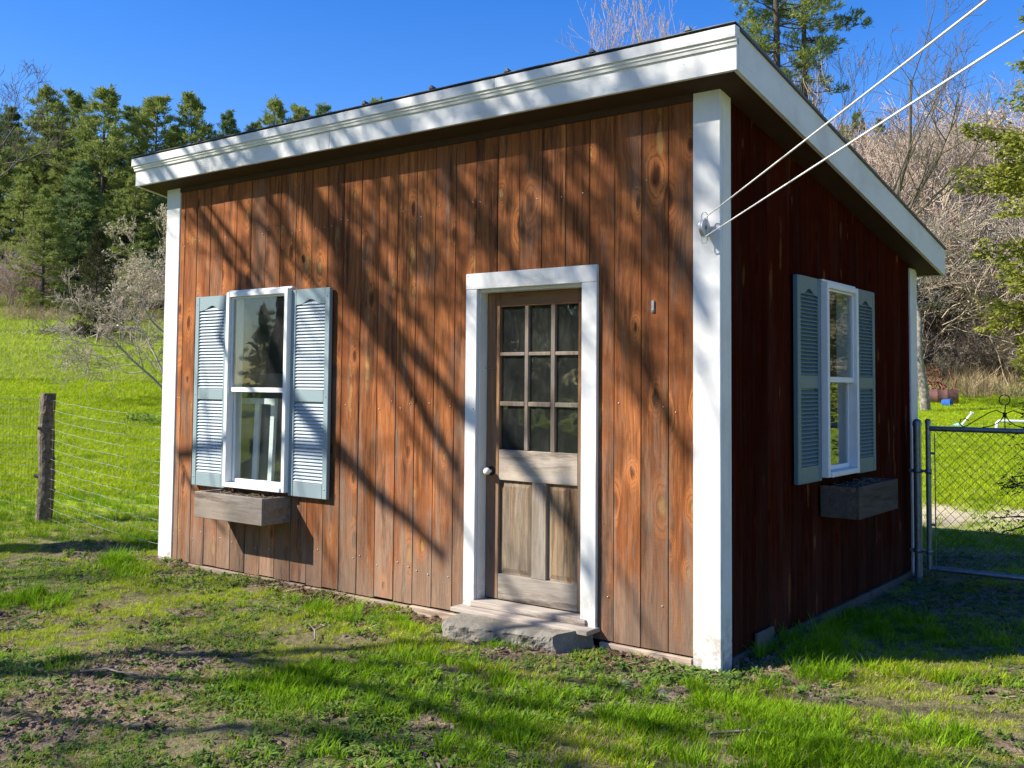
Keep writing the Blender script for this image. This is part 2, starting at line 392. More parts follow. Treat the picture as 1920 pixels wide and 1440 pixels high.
M['twig'] = plain_material('pale_grey_twig', (.46,.38,.31), .9, var=.4, scale=1.5)
M['twig_red'] = plain_material('reddish_twig', (.46,.34,.26), .9, var=.35, scale=1.2)
M['log'] = plain_material('grey_post_bark', (.27,.215,.16), .9, var=.65, scale=22, bump=1.0, bdist=.02)
M['log_end'] = plain_material('sawn_log_end', (.46,.37,.27), .85, var=.3, scale=30)
M['pine'] = leaf_material('pine_needles', (.13,.18,.045), (.42,.46,.13), .34)
M['pine_blue'] = leaf_material('pine_needles_blue', (.10,.16,.06), (.30,.38,.14), .34)
M['spruce'] = leaf_material('spruce_needles', (.035,.055,.020), (.10,.115,.035), .2, dead=(.13,.085,.045), dead_amt=.3)
M['cedar'] = leaf_material('cedar_sprays', (.085,.115,.018), (.42,.42,.06), .34)
M['hemlock'] = leaf_material('dark_needle_sprays', (.018,.034,.012), (.05,.075,.022), .2)
M['grass'] = leaf_material('lawn_grass', (.22,.33,.004), (.52,.63,.012), .42, .5, dead=(.56,.45,.22), dead_amt=.10)
M['grass_dark'] = leaf_material('lush_grass', (.12,.25,.006), (.30,.48,.014), .40, .5)
M['meadow'] = leaf_material('meadow_grass', (.28,.40,.015), (.48,.58,.05), .40, .55, dead=(.45,.38,.2), dead_amt=.22)
M['grass_dull'] = leaf_material('dull_worn_grass', (.19,.24,.018), (.44,.47,.07), .38, .6, dead=(.50,.40,.22), dead_amt=.25)
M['weed'] = leaf_material('weed_leaf', (.085,.165,.025), (.24,.34,.07), .35, .5)
M['straw'] = leaf_material('dry_straw', (.26,.19,.10), (.50,.40,.23), .2, .7)
M['litter'] = leaf_material('brown_leaf_litter', (.09,.055,.035), (.26,.18,.11), .15, .8)
M['bud'] = leaf_material('tan_buds', (.42,.36,.22), (.58,.50,.33), .3)
M['bud_pink'] = leaf_material('pinkish_buds', (.40,.24,.20), (.52,.40,.24), .3)
M['brush_twig'] = leaf_material('dry_brush_stem', (.38,.30,.22), (.70,.58,.45), .0, .8)

def stone_mat():
    t = NT('rough_grey_stone'); co = t.coord('Object')
    n = t.noise(co, 9, 8, .7); m = t.noise(co, 2.5, 4, .6); sp = t.noise(co, 70, 3, .6)
    c = t.mix(t.ramp(m, [(.35, 0), (.65, 1)]), (.17,.155,.125), (.31,.285,.235))
    c = t.mix(t.ramp(n, [(.55, 0), (.75, .7)]), c, (.09,.082,.065)); c = t.mix(t.ramp(sp, [(.55, 0), (.8, .5)]), c, (.42,.40,.35))
    t.principled(c, .9, .2, t.bump(t.math('ADD', n, t.math('MULTIPLY', sp, .3)), .8, .02)); return t.m
M['stone'] = stone_mat()

def ground_mat():
    t = NT('patchy_lawn_soil'); pos = t.node('ShaderNodeNewGeometry').outputs['Position']
    g = t.node('ShaderNodeAttribute', attribute_name='grass').outputs['Fac']
    far = t.node('ShaderNodeAttribute', attribute_name='far').outputs['Fac']
    path = t.node('ShaderNodeAttribute', attribute_name='path').outputs['Fac']
    n1 = t.noise(pos, 14, 6, .75); n2 = t.noise(pos, 60, 4, .7); n3 = t.noise(pos, 2.0, 4, .6)
    soil = t.mix(t.ramp(n1, [(.35, 0), (.65, 1)]), (.075,.052,.034), (.34,.25,.17))
    soil = t.mix(t.ramp(n2, [(.52, 0), (.68, .75)]), soil, (.48,.38,.25))
    green = t.mix(t.ramp(n1, [(.35, 0), (.65, 1)]), (.060,.080,.016), (.14,.165,.030))
    near = t.mix(t.math('MULTIPLY', g, .42), soil, green)
    f1 = t.noise(t.mapping(pos, (.35, .35, .35)), 1.0, 6, .7); f2 = t.noise(pos, 9, 5, .75)
    fg = t.mix(t.ramp(f1, [(.38, 0), (.62, 1)]), (.27,.40,.012), (.42,.53,.03))
    fg = t.mix(t.ramp(f2, [(.5, 0), (.75, .55)]), fg, (.20,.29,.015))
    fg = t.mix(path, fg, t.mix(n1, (.52,.42,.27), (.70,.60,.42)))
    fg = t.mix(t.node('ShaderNodeAttribute', attribute_name='duff').outputs['Fac'], fg, t.mix(n1, (.16,.115,.075), (.36,.28,.20)))
    c = t.mix(far, near, fg)
    t.principled(c, .95, .15, t.bump(t.math('ADD', n1, t.math('MULTIPLY', n2, .5)), .9, .03)); return t.m
M['ground'] = ground_mat()

# ------------------------------------------------------------------ ground
def axis_pts(lo, hi, step, out_lo, out_hi):
    a = list(np.arange(lo, hi+1e-6, step)); s = step; x = a[-1]
    while x < out_hi: s *= 1.13; x += s; a.append(x)
    s = step; x = a[0]; b = []
    while x > out_lo: s *= 1.13; x -= s; b.append(x)
    return np.array(b[::-1]+a)
gx = axis_pts(-7.5, 3.4, .05, -500, 500); gy = axis_pts(-4.6, 1.6, .05, -500, 500)
GX, GY = np.meshgrid(gx, gy, indexing='xy')

def grass_mask(x, y):
    """share of grass cover, 0 bare soil .. 1 thick turf"""
    n = fbm(x*.95+3.1, y*.95, 11, 4); m = fbm(x*3.1, y*3.1, 29, 3)
    c = 0.62*n + 0.38*m
    g = sstep(.43, .56, c)
    # the worn foreground, barer towards the camera's side; lusher strip left of the step
    d = (x-CAM[0])*_f[0] + (y-CAM[1])*_f[1]
    lat = (x-CAM[0])*RT[0] + (y-CAM[1])*RT[1]
    worn = sstep(5.6, 3.8, d)
    lush = sstep(-.2, -1.6, lat)*sstep(4.0, 5.2, d)
    c2 = c - .006*worn + .075*lush
    g = sstep(.425, .545, c2)
    g = np.maximum(g, sstep(9.5, 12, d)*.95)
    # thick turf in the shed's shade
    sh = np.exp(-(((x-.75)/.75)**2 + ((y-1.3)/1.1)**2)); g = np.maximum(g, sstep(.3, .6, sh))
    # bare soil: strip along the front wall, by the fence post, by the gate
    wallstrip = np.exp(-((y+.10)/.10)**2)*(x < 0)*(x > -5.2)*sstep(.35, .6, vnoise(x*2.3, y*0, 3)); g = g*(1-.8*wallstrip)
    post = np.exp(-(((x+7.9)/.9)**2 + ((y+.05)/.22)**2)); g = g*(1-sstep(.35, .65, post+ .25*(m-.5)))
    gate = np.exp(-(((x-.85)/.5)**2 + ((y-2.95)/.5)**2)); g = g*(1-.85*sstep(.4, .7, gate+.3*(m-.5)))
    return np.clip(g, 0, 1)
def path_mask(x, y):
    d = np.hypot(x-CAM[0], y-CAM[1])
    return sstep(11.3, 12.0, d+1.0*(fbm(x*.8, y*.8, 8, 3)-.5))*sstep(14.6, 13.6, d+1.4*(fbm(x*.6, y*.6, 3, 3)-.5))*sstep(-2.2, -.8, x)*sstep(.42, .56, fbm(x*.9, y*.9, 21, 3)+.06)

def litter_mask(x, y):
    d = np.hypot(x-CAM[0], y-CAM[1]); az = np.degrees(np.arctan2(x-CAM[0], y-CAM[1])); j = 5*(fbm(x*.3, y*.3, 31, 3)-.5)
    return np.where(az > -42, sstep(43, 46, d+j*.6), sstep(56, 60, d+j))*((az > -90) & (az < 75))
def ground_z(x, y):
    d = np.hypot(x-CAM[0], y-CAM[1]); k = sstep(16, 9, d)
    return terrain(x, y) + k*(0.075*(fbm(x*1.15, y*1.15, 41, 3)-.5) + 0.045*(fbm(x*5.5, y*5.5, 43, 3)-.5))
GZ = ground_z(GX, GY)
inside = (GX > -5.2) & (GX < .1) & (GY > -.05) & (GY < 3.9)
GZ = np.where(inside, np.minimum(GZ, -.10), GZ)
nx, ny = len(gx), len(gy)
ii = (np.arange(ny-1)[:, None]*nx + np.arange(nx-1)[None, :]).ravel()
gme = npmesh('ground', np.stack([GX.ravel(), GY.ravel(), GZ.ravel()], 1), np.stack([ii, ii+1, ii+nx+1, ii+nx], 1), 4, True)
dist = np.hypot(GX-CAM[0], GY-CAM[1])
for nm, arr in (('grass', grass_mask(GX, GY)), ('far', sstep(9.5, 13, dist)), ('path', path_mask(GX, GY)), ('duff', litter_mask(GX, GY))):
    a = gme.attributes.new(nm, 'FLOAT', 'POINT'); a.data.foreach_set('value', arr.ravel().astype(np.float32))
tag(obj('ground', gme, M['ground']), kind='structure')

# ------------------------------------------------------------------ the shed
W, D = 5.1007, 3.7168
ZB = -0.017                                   # lower edge of the boards
EAV = 0.185; FT, FB, SLOPE = 3.306, 3.0905, -0.174
def soff(y): return FB + SLOPE*(y+EAV)        # underside of the roof at depth y
shed = empty('shed', (0, 0, 0))
tag(shed, 'brown board garden shed with white trim, sloping roof and glazed door', 'shed')
rng = random.Random(4)

def board_mesh(w, z0, z1, z1b=None, th=.020, ch=.0028):
    """vertical board, width w along x from 0, front at y=0, thickness back to +y; top z1 at x=0, z1b at x=w"""
    if z1b is None: z1b = z1
    prof = [(0.0, th), (0.0, ch), (ch, 0.0), (w-ch, 0.0), (w, ch), (w, th)]
    mb = MB(); n = len(prof); vs = [(x, y, z0) for x, y in prof] + [(x, y, z1+(z1b-z1)*x/w) for x, y in prof]
    mb.add(vs, [tuple(range(n)), tuple(range(2*n-1, n-1, -1))] + [(i, i+n, (i+1) % n+n, (i+1) % n) for i in range(n)])
    return mb.mesh('board')

# front wall: sheathing with its openings, then boards
FX = [-4.913, -4.848, -4.681, -4.502, -4.336, -4.166, -3.988, -3.812, -3.640, -3.463, -3.286, -3.113, -2.945, -2.766, -2.592, -2.412, -2.238, -2.067, -1.890, -1.717, -1.542, -1.370, -1.196, -1.021, -.849, -.675, -.496, -.321, -.164]
WX0, WX1, WZ0, WZ1 = -4.15, -3.455, .645, 2.135          # front window opening
DX0, DX1, DZ1 = -1.735, -.84, 2.10                       # doorway
mb = MB()
B0, B1, TOP = .034, .075, soff(0)+.03
for x0, x1, z0, z1 in ((-W+.03, WX0, ZB, TOP), (WX0, WX1, ZB, WZ0), (WX0, WX1, WZ1, TOP), (WX1, DX0, ZB, TOP), (DX0, DX1, DZ1, TOP), (DX1, -.03, ZB, TOP)):
    mb.box(x0, x1, B0, B1, z0, z1)
wall_front = mb.build('wall', M['sheath'], shed)
def put_board(wall, x, w, z0, z1, rot=0, origin=(0, 0), y=0.012, mat='board', z1b=None):
    me = board_mesh(w, z0, z1, z1b); o = obj('board', me, M[mat], wall)
    o.location = (x, y+rng.uniform(-.002, .002), 0) if rot == 0 else (-y+rng.uniform(-.0015, .0015), x, 0)
    o.rotation_euler = (0, 0, rot); return o
for i in range(len(FX)-1):
    x0, x1 = FX[i]+.0016, FX[i+1]-.0016
    segs = [(ZB+rng.uniform(-.006, .006), TOP)]
    for ox0, ox1, oz0, oz1 in ((WX0, WX1, WZ0, WZ1), (DX0, DX1, -9, DZ1)):
        if x1 > ox0+.002 and x0 < ox1-.002:
            if x0 >= ox0-.03 and x1 <= ox1+.03 or (min(x1, ox1)-max(x0, ox0)) > .02:
                # cut the strip that lies over the opening
                parts = []
                for z0, z1 in segs:
                    if oz0 > z0: parts.append((x0, x1, z0, oz0))
                    parts.append((x0, x1, oz1, z1))
                    if x0 < ox0-.012: parts.append((x0, ox0-.0005, max(oz0, z0)+.0005, oz1-.0005))
                    if x1 > ox1+.012: parts.append((ox1+.0005, x1, max(oz0, z0)+.0005, oz1-.0005))
                for a, b, z0, z1 in parts: put_board(wall_front, a, b-a, z0, z1)
                segs = []
    for z0, z1 in segs: put_board(wall_front, x0, x1-x0, z0, z1)
# nails, far too small to pick apart: one part
mb = MB()
for zr in (.22, 1.30, 2.60):
    for i in range(len(FX)-1):
        for k in (.22, .78):
            x = FX[i]+(FX[i+1]-FX[i])*k + rng.uniform(-.012, .012); z = zr + rng.uniform(-.035, .035)+ (x+2.5)*.006
            if (WX0-.35 < x < WX1+.40 and WZ0 < z < WZ1) or (DX0-.1 < x < DX1+.1 and z < DZ1+.1) or rng.random() < .5: continue
            mb.lathe([(.0001, -.002), (.0042, -.0015), (.0042, .003)], (x, .0095, z), 6, 'y')
o = mb.build('nail_heads', M['nail'], shed); o['kind'] = 'stuff'
# side wall (right): boards with sloping tops, window opening
SY0, SY1, SZ0, SZ1 = 1.435, 2.015, .875, 2.12
def wall_prism(mb, y0, y1, z0, z1=None, x0=-.075, x1=-.034):
    t0, t1 = (soff(y0)+.03, soff(y1)+.03) if z1 is None else (z1, z1)
    mb.add([(x0,y0,z0),(x1,y0,z0),(x1,y1,z0),(x0,y1,z0),(x0,y0,t0),(x1,y0,t0),(x1,y1,t1),(x0,y1,t1)],
           [(0,3,2,1),(4,5,6,7),(0,1,5,4),(1,2,6,5),(2,3,7,6),(3,0,4,7)])
mb = MB(); wall_prism(mb, .08, SY0, ZB); wall_prism(mb, SY0, SY1, ZB, SZ0); wall_prism(mb, SY0, SY1, SZ1); wall_prism(mb, SY1, D-.03, ZB)
wall_side = mb.build('wall', M['sheath'], shed)
SB = [.137]
while SB[-1] < D-.19-.10: SB.append(SB[-1]+.174+rng.uniform(-.004, .004))
SB[-1] = D-.187
for i in range(len(SB)-1):
    y0, y1 = SB[i]+.0015, SB[i+1]-.0015
    top = lambda a, b: (soff(a)+.03, soff(b)+.03)
    def pb(a, b, z0, z1=None):
        t0, t1 = top(a, b) if z1 is None else (z1, z1)
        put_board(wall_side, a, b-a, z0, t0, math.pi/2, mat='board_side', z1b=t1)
    if y1 > SY0+.002 and y0 < SY1-.002:
        pb(y0, y1, ZB, SZ0); pb(y0, y1, SZ1)
        if y0 < SY0-.012: pb(y0, SY0-.0005, SZ0+.0005, SZ1-.0005)
        if y1 > SY1+.012: pb(SY1+.0005, y1, SZ0+.0005, SZ1-.0005)
    else: pb(y0, y1, ZB+rng.uniform(-.006, .004))
# rear and left walls
mb = MB(); mb.box(-W+.03, -.03, D-.075, D-.034, ZB, soff(D)+.03); wall_back = mb.build('wall', M['sheath'], shed)
mb = MB(); wall_prism(mb, .08, D-.03, ZB, None, -W+.034, -W+.075); wall_left = mb.build('wall', M['sheath'], shed)
for i in range(28):
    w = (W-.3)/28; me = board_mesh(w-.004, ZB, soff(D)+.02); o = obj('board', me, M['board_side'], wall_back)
    o.location = (-.15-i*w, D-.012, 0); o.rotation_euler = (0, 0, math.pi)
for i in range(20):
    w = (D-.32)/20; ya = .16+i*w; me = board_mesh(w-.004, ZB, soff(ya+w)+.02, soff(ya)+.02); o = obj('board', me, M['board'], wall_left)
    o.location = (-W+.012, ya+w-.002, 0); o.rotation_euler = (0, 0, -math.pi/2)
mb = MB(); mb.box(-W+.05, -.05, .05, D-.05, -.04, .02); mb.build('floor', M['sheath'], shed)

# corner boards
def corner(x, y, sx, sy, wx, wy, zt, z0):
    """L-shaped corner post: outer corner (x,y), runs sx*wx along x and sy*wy along y"""
    a = MB(); t = .024
    xs = sorted((x, x+sx*wx)); ys = sorted((y+sy*.0005, y+sy*t))
    a.box(xs[0], xs[1], ys[0], ys[1], z0, zt-.012, .004); o = a.build('corner_board', M['white'], shed)
    b = MB(); xs = sorted((x-sx*.001, x+sx*t)); ys = sorted((y+sy*(t+.002), y+sy*wy))
    b.box(xs[0], xs[1], ys[0], ys[1], z0-.01, zt-.012+SLOPE*sy*wy*.5, .004); b.build('corner_board', M['white'], shed)
corner(0, 0, -1, 1, .1655, .1345, FB+.012, -.075)
corner(-W, 0, 1, 1, .188, .15, FB+.012, -.085)
corner(0, D, -1, -1, .15, .188, soff(D)+.012, -.06)
corner(-W, D, 1, -1, .15, .188, soff(D)+.012, -.09)

# roof: deck, soffit, fascia boards, mouldings, metal sheets with ribs
roof = None
def slab(mb, x0, x1, y0, y1, lo, hi):
    """sheet following the roof slope; lo/hi = heights above the soffit line"""
    vs = [(x, y, soff(y)+h) for h in (lo, hi) for x, y in ((x0,y0),(x1,y0),(x1,y1),(x0,y1))]
    mb.add(vs, [(0,3,2,1),(4,5,6,7),(0,1,5,4),(1,2,6,5),(2,3,7,6),(3,0,4,7)])
XL, XR, YF, YB = -W-EAV, EAV, -EAV, D+EAV-.015
mb = MB(); slab(mb, XL+.026, XR-.026, YF+.026, YB-.026, .006, .195); roof = mb.build('roof', M['soffit'], shed)
def strip(name, mat, x0, x1, y0, y1, z0, z1, c=.003):
    a = MB(); a.box(x0, x1, y0, y1, z0, z1, c); return a.build(name, mat, roof)
strip('fascia_board', M['whitex'], XL, -2.902, YF, YF+.022, FB, FB+.142); strip('fascia_board', M['whitex'], -2.899, XR-.001, YF-.0015, YF+.022, FB-.001, FB+.141)
a = MB(); a.prism([(YF-.012, FB+.128), (YF-.004, FB+.128), (YF-.004, FB+.165), (YF-.022, FB+.165), (YF-.022, FB+.150), (YF-.015, FB+.143)], 'x', XL-.004, XR+.004)
a.build('moulding', M['whitex'], roof)
strip('fascia_strip', M['whitex'], XL-.018, -1.402, YF-.032, YF+.021, FB+.1655, FT+.014); strip('fascia_strip', M['whitex'], -1.399, XR+.006, YF-.033, YF+.021, FB+.1655, FT+.013)
def side_fascia(x0, x1, name='fascia_board', lo=0.0, hi=.2155, y0=YF+.0225, y1=YB, mat=None):
    a = MB(); slab(a, x0, x1, y0, y1, lo, hi); return a.build(name, mat or M['whitey'], roof)
M['whitey'] = paint_material('white_painted_rake', (.72,.715,.685), .48, .36, 'y')
side_fascia(XR-.024, XR); side_fascia(XL, XL+.024)
side_fascia(XR-.03, XR+.014, 'drip_edge', .217, .232, mat=M['metal_roof']); side_fascia(XL-.014, XL+.03, 'drip_edge', .217, .232, mat=M['metal_roof'])
a = MB(); a.box(XL+.025, XR-.025, YB-.022, YB, soff(YB)+.001, soff(YB)+.2); a.build('fascia_board', M['whitex'], roof)
NP = 9; pw = (XR-XL+.02)/NP
for i in range(NP):                                       # roofing sheets, each with its ribs
    a = MB(); xa = XL-.01+i*pw; slab(a, xa, xa+pw-.002, YF-.040, YB+.03, .2335, .2375)
    o = a.build('roof_sheet', M['metal_roof'], roof)
    for k in (0.55,):
        r = MB(); xm = xa+pw*k; y0, y1 = YF-.045, YB+.03
        prof = [(-.018, .2405), (-.006, .264), (.006, .264), (.018, .2405)]
        vs = [(xm+dx, y, soff(y)+h) for y in (y0, y1) for dx, h in prof]
        r.add(vs, [(0,1,2,3), (7,6,5,4), (0,4,5,1), (1,5,6,2), (2,6,7,3), (3,7,4,0)]); r.build('roof_rib', M['metal_roof'], roof)
# frieze board under the soffit and sill planks at the base
a = MB(); a.box(-W+.19, -.168, -.004, .0115, FB-.075+.01, FB-.012+.03); a.build('frieze_board', M['soffit'], shed)
for x0, x1, dz in ((-4.90, -3.30, 0), (-3.285, -2.262, -.006), (-2.245, -1.79, 0), (-.76, -.17, -.004)):
    a = MB(); a.box(x0, x1, -.006, .03, -.16, ZB-.010+dz, .004); a.build('sill_plank', M['tan_plank'], shed)
for y0, y1 in ((.15, 1.2), (1.21, 3.5)):
    a = MB(); a.box(-.03, .004, y0, y1, -.14, ZB-.010, .003); a.build('sill_plank', M['box_dark'], shed)
a = MB(); a.box(.004, .022, .42, .66, -.07, .055, .004); o = a.build('patch_board', M['box_dark'], shed)

# ---- windows: local frame, front faces -y, x to the right, origin at lower left corner on the wall plane
def window(w, h, mid, loc, rz, proud=.085):
    win = MB(); f = .038
    # outer casing: four members butted
    win.box(0, f, -proud, .06, 0, h, .003); win.box(w-f, w, -proud, .06, 0, h, .003)
    win.box(f+.0005, w-f-.0005, -proud+.003, .06, h-f, h-.002, .003); win.box(f+.0005, w-f-.0005, -proud-.012, .06, .0, f*.9, .003)
    win.box(-.012, w+.020, -.058, -.030, h+.001, h+.016, .002)
    wo = win.build('window', M['vinyl'], shed); wo.location = loc; wo.rotation_euler = (0, 0, rz)
    def sash(x0, x1, z0, z1, y0, y1, r, rb, rt):
        s = MB(); s.box(x0, x0+r, y0, y1, z0, z1, .002); s.box(x1-r, x1, y0, y1, z0, z1, .002)
        s.box(x0+r+.0004, x1-r-.0004, y0+.002, y1-.001, z0, z0+rb, .002); s.box(x0+r+.0004, x1-r-.0004, y0+.002, y1-.001, z1-rt, z1, .002)
        s.build('sash', M['vinyl'], wo)
        g = MB(); g.box(x0+r-.004, x1-r+.004, (y0+y1)/2-.002, (y0+y1)/2+.002, z0+rb-.004, z1-rt+.004); g.build('pane', M['glass'], wo)
    sash(f+.001, w-f-.001, mid-.018, h-f-.001, -proud+.022, -proud+.050, .016, .036, .014)
    sash(f+.004, w-f-.004, f*.9+.001, mid+.014, -proud+.056, -proud+.082, .020, .030, .030)
    return wo
window(.725, 1.510, .752, (-4.168, 0.012, .634), 0)
window(.606, 1.268, .632, (-.012, 1.422, .862), math.pi/2)

# ---- louvred shutters: local origin lower left, front -y
SLAT = {}
def shutter(w, h, loc, rz, slat_mat='louvre'):
    t = .032; st = .052; mb = MB()
    top, bot, midh, mz = .115, .105, .085, h*.455
    mb.box(0, st, -t, 0, 0, h, .004); mb.box(w-st, w, -t, 0, 0, h, .004)
    mb.box(st+.0004, w-st-.0004, -t+.002, -.001, 0, bot, .003); mb.box(st+.0004, w-st-.0004, -t+.002, -.001, mz, mz+midh, .003)
    # top rail with the shallow arched underside
    zt = h-top; n = 14; xs = np.linspace(st+.0004, w-st-.0004, n+1)
    arch = lambda u: .040*math.exp(-((u-.5)/.22)**2)
    poly = [(x, zt+arch((x-st)/(w-2*st))) for x in xs]
    for k in range(n):
        (xa, za), (xb, zb) = poly[k], poly[k+1]
        mb.add([(xa,-t+.002,za),(xb,-t+.002,zb),(xb,-t+.002,h),(xa,-t+.002,h),(xa,-.001,za),(xb,-.001,zb),(xb,-.001,h),(xa,-.001,h)], [(0,1,2,3),(7,6,5,4),(0,4,5,1),(3,2,6,7)])
    mb.box(st-.002, w-st+.002, -.006, -.002, .05, h-.05)                     # backing sheet behind the louvres
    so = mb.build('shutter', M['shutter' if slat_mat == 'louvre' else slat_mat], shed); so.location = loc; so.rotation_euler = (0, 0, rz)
    key = (round(w, 3), slat_mat)
    if key not in SLAT:
        s = MB(); a = w-2*st-.002
        s.prism([(-.0275, -.004), (-.0275, .000), (-.010, .0185), (-.0065, .0185), (-.0065, .014)], 'x', 0, a)
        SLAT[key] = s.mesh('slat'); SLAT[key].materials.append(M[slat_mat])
    for z0, z1 in ((bot+.006, mz-.012), (mz+midh+.006, h-top+.022)):
        k = int((z1-z0)/.0238)
        for i in range(k):
            o = obj('slat', SLAT[key], None, so); o.location = (st+.001, 0, z0+i*(z1-z0-.018)/(k-1)+.002)
    sc = MB()
    for x in (st*.5, w-st*.5):
        for z in (.07, mz+midh*.5, h-.06): sc.lathe([(.0001, -t-.003), (.006, -t-.002), (.007, -t+.001)], (x, 0, z), 8, 'y')
    k = sc.build('screws', M['galv'], so); k['kind'] = 'stuff'
    return so
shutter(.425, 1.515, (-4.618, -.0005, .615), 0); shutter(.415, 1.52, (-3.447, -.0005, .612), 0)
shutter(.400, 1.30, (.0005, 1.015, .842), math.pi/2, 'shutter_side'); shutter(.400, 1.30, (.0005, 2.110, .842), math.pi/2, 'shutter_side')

# ---- door
def bx(name, mat, parent, *a, c=.003):
    m = MB(); m.box(*a, c); return m.build(name, mat, parent)
frame = bx('door_casing', M['white'], shed, -1.775, -1.684, -.014, .0115, .035, 2.0485)       # left casing
bx('casing_head', M['whitex'], frame, -1.775, -.779, -.016, .0115, 2.0490, 2.152)
bx('casing_leg', M['white'], frame, -.886, -.779, -.014, .0115, .020, 2.0485)
bx('jamb', M['white'], frame, -1.710, -1.676, .012, .125, .07, 2.0485); bx('jamb', M['white'], frame, -.886, -.852, .012, .125, .07, 2.0485)
bx('jamb', M['whitex'], frame, -1.6755, -.8865, .012, .125, 2.030, 2.085)
bx('threshold', M['grey_plank'], frame, -1.785, -.765, -.125, .15, .022, .048); bx('threshold', M['grey_plank'], frame, -1.70, -.84, -.03, .15, .049, .085)
YD = .085; T = .035
door = empty('door', (0, 0, 0), parent=shed)
x0, x1 = -1.674, -.889
GXs = [(-1.571, -1.377), (-1.347, -1.177), (-1.144, -.973)]; GZs = [(1.648, 1.938), (1.336, 1.624), (1.030, 1.306)]
bx('stile', M['door_top'], door, x0, -1.5715, YD, YD+T, .092, 2.028); bx('stile', M['door_top'], door, -.9725, x1, YD, YD+T, .092, 2.028)
bx('rail', M['door_toprail'], door, -1.571, -.973, YD+.001, YD+T-.001, 1.9385, 2.028)
bx('rail', M['door_railx'], door, -1.571, -.973, YD-.001, YD+T-.001, .838, 1.0295)
bx('rail', M['door_railx'], door, -1.571, -.973, YD-.001, YD+T-.001, .092, .250)
bx('mullion', M['door_low'], door, -1.311, -1.202, YD, YD+T-.001, .2505, .8375)
for a, b in ((-1.571, -1.3115), (-1.2015, -.973)):
    pn = MB(); pn.box(a, b, YD+.022, YD+.034, .2505, .8375); e = .026
    # raised field with a sloping margin
    vs = [(a+.012, YD+.0215, .2625), (b-.012, YD+.0215, .2625), (b-.012, YD+.0215, .8255), (a+.012, YD+.0215, .8255),
          (a+.012+e, YD+.013, .2625+e), (b-.012-e, YD+.013, .2625+e), (b-.012-e, YD+.013, .8255-e), (a+.012+e, YD+.013, .8255-e)]
    pn.add(vs, [(4,5,6,7), (0,1,5,4), (1,2,6,5), (2,3,7,6), (3,0,4,7)]); pn.build('panel', M['door_panel'], door)
for a, b in ((-1.3765, -1.3475), (-1.1765, -1.1445)):
    bx('glazing_bar', M['door_low'], door, a, b, YD+.002, YD+T-.003, 1.030, 1.938)
for z0, z1 in ((1.6245, 1.6475), (1.3065, 1.3355)):
    for a, b in GXs: bx('glazing_bar', M['door_low'], door, a, b-.0005, YD+.003, YD+T-.004, z0, z1)
for a, b in GXs:
    for z0, z1 in GZs:
        g = MB(); g.box(a-.003, b+.003, YD+.020, YD+.023, z0-.003, z1+.003)
        o = g.build('pane', M['glass_old'], door); o.rotation_euler = (0, 0, 0)
kn = MB(); kx, kz = -1.630, .892
kn.lathe([(.0001, YD-.066), (.016, YD-.065), (.021, YD-.056), (.0235, YD-.046), (.021, YD-.036), (.013, YD-.028), (.010, YD-.02), (.010, YD)], (kx, 0, kz), 20, 'y')
kn.build('knob', M['porcelain'], door)
kn = MB(); kn.lathe([(.0001, YD-.008), (.024, YD-.007), (.030, YD-.002), (.031, YD+.001)], (kx, 0, kz), 20, 'y'); kn.build('knob_rose', M['black_iron'], door)
hk = MB(); hk.tube([(-1.690, .05, 1.552), (-1.683, .06, 1.548), (-1.665, .078, 1.546), (-1.640, .080, 1.541), (-1.622, .078, 1.546)], .0022, 6); hk.build('hook', M['galv'], door)
# small latch plate on the boards right of the door
lp = MB(); lp.box(-.428, -.408, .003, .0115, 1.855, 1.925, .003); lp.lathe([(.0001, -.004), (.006, -.003), (.007, .003)], (-.418, .003, 1.868), 10, 'y'); lp.build('latch_plate', M['galv'], shed)

# ------------------------------------------------------------------ things on and by the shed
def window_box(name, L_, dep, h, loc, rz, mat, label):
    o = empty(name, loc, rz); tag(o, label, 'window box', 'window boxes')
    m = lambda nm, *a: bx(nm, mat, o, *a, c=.003)
    m('front_panel', 0, L_, -dep, -dep+.022, 0, h); m('end_panel', .0, .022, -dep+.0225, .0, 0, h-.003); m('end_panel', L_-.022, L_, -dep+.0225, .0, 0, h-.003)
    m('bottom_panel', .0225, L_-.0225, -dep+.0225, 0, .002, .020)
    so = MB(); n = 26; k = 9
    vs = [(.024+(L_-.048)*i/n, -dep+.024+(dep-.026)*j/k, h-.028+.022*float(fbm(i*.55+loc[0]*3, j*.6, 7, 3))) for i in range(n+1) for j in range(k+1)]
    so.add(vs, [(i*(k+1)+j, (i+1)*(k+1)+j, (i+1)*(k+1)+j+1, i*(k+1)+j+1) for i in range(n) for j in range(k)], True); so.build('soil', M['soil'], o)
    tw = MB(); r = random.Random(int(loc[0]*100))
    for i in range(46):
        p = np.array([r.uniform(.04, L_-.04), -dep+r.uniform(.035, dep-.03), h-.012]); a = r.uniform(0, 6.3); l = r.uniform(.02, .08)
        tw.tube([p, p+np.array([math.cos(a)*l*.5, math.sin(a)*l*.4, r.uniform(.0, .012)]), p+np.array([math.cos(a)*l, math.sin(a)*l*.6, r.uniform(-.004, .012)])], .0018, 4, smooth=False)
    t = tw.build('dry_twigs', M['straw'], o); t['kind'] = 'stuff'
    return o
window_box('window_box', .80, .268, .195, (-4.255, .008, .412), 0, M['grey_plank'], 'pale weathered plank window box in the sun beside the door')
window_box('window_box', .815, .252, .205, (.0025, 1.458, .606), math.pi/2, M['box_dark'], 'dark grey plank window box on the shaded side wall')

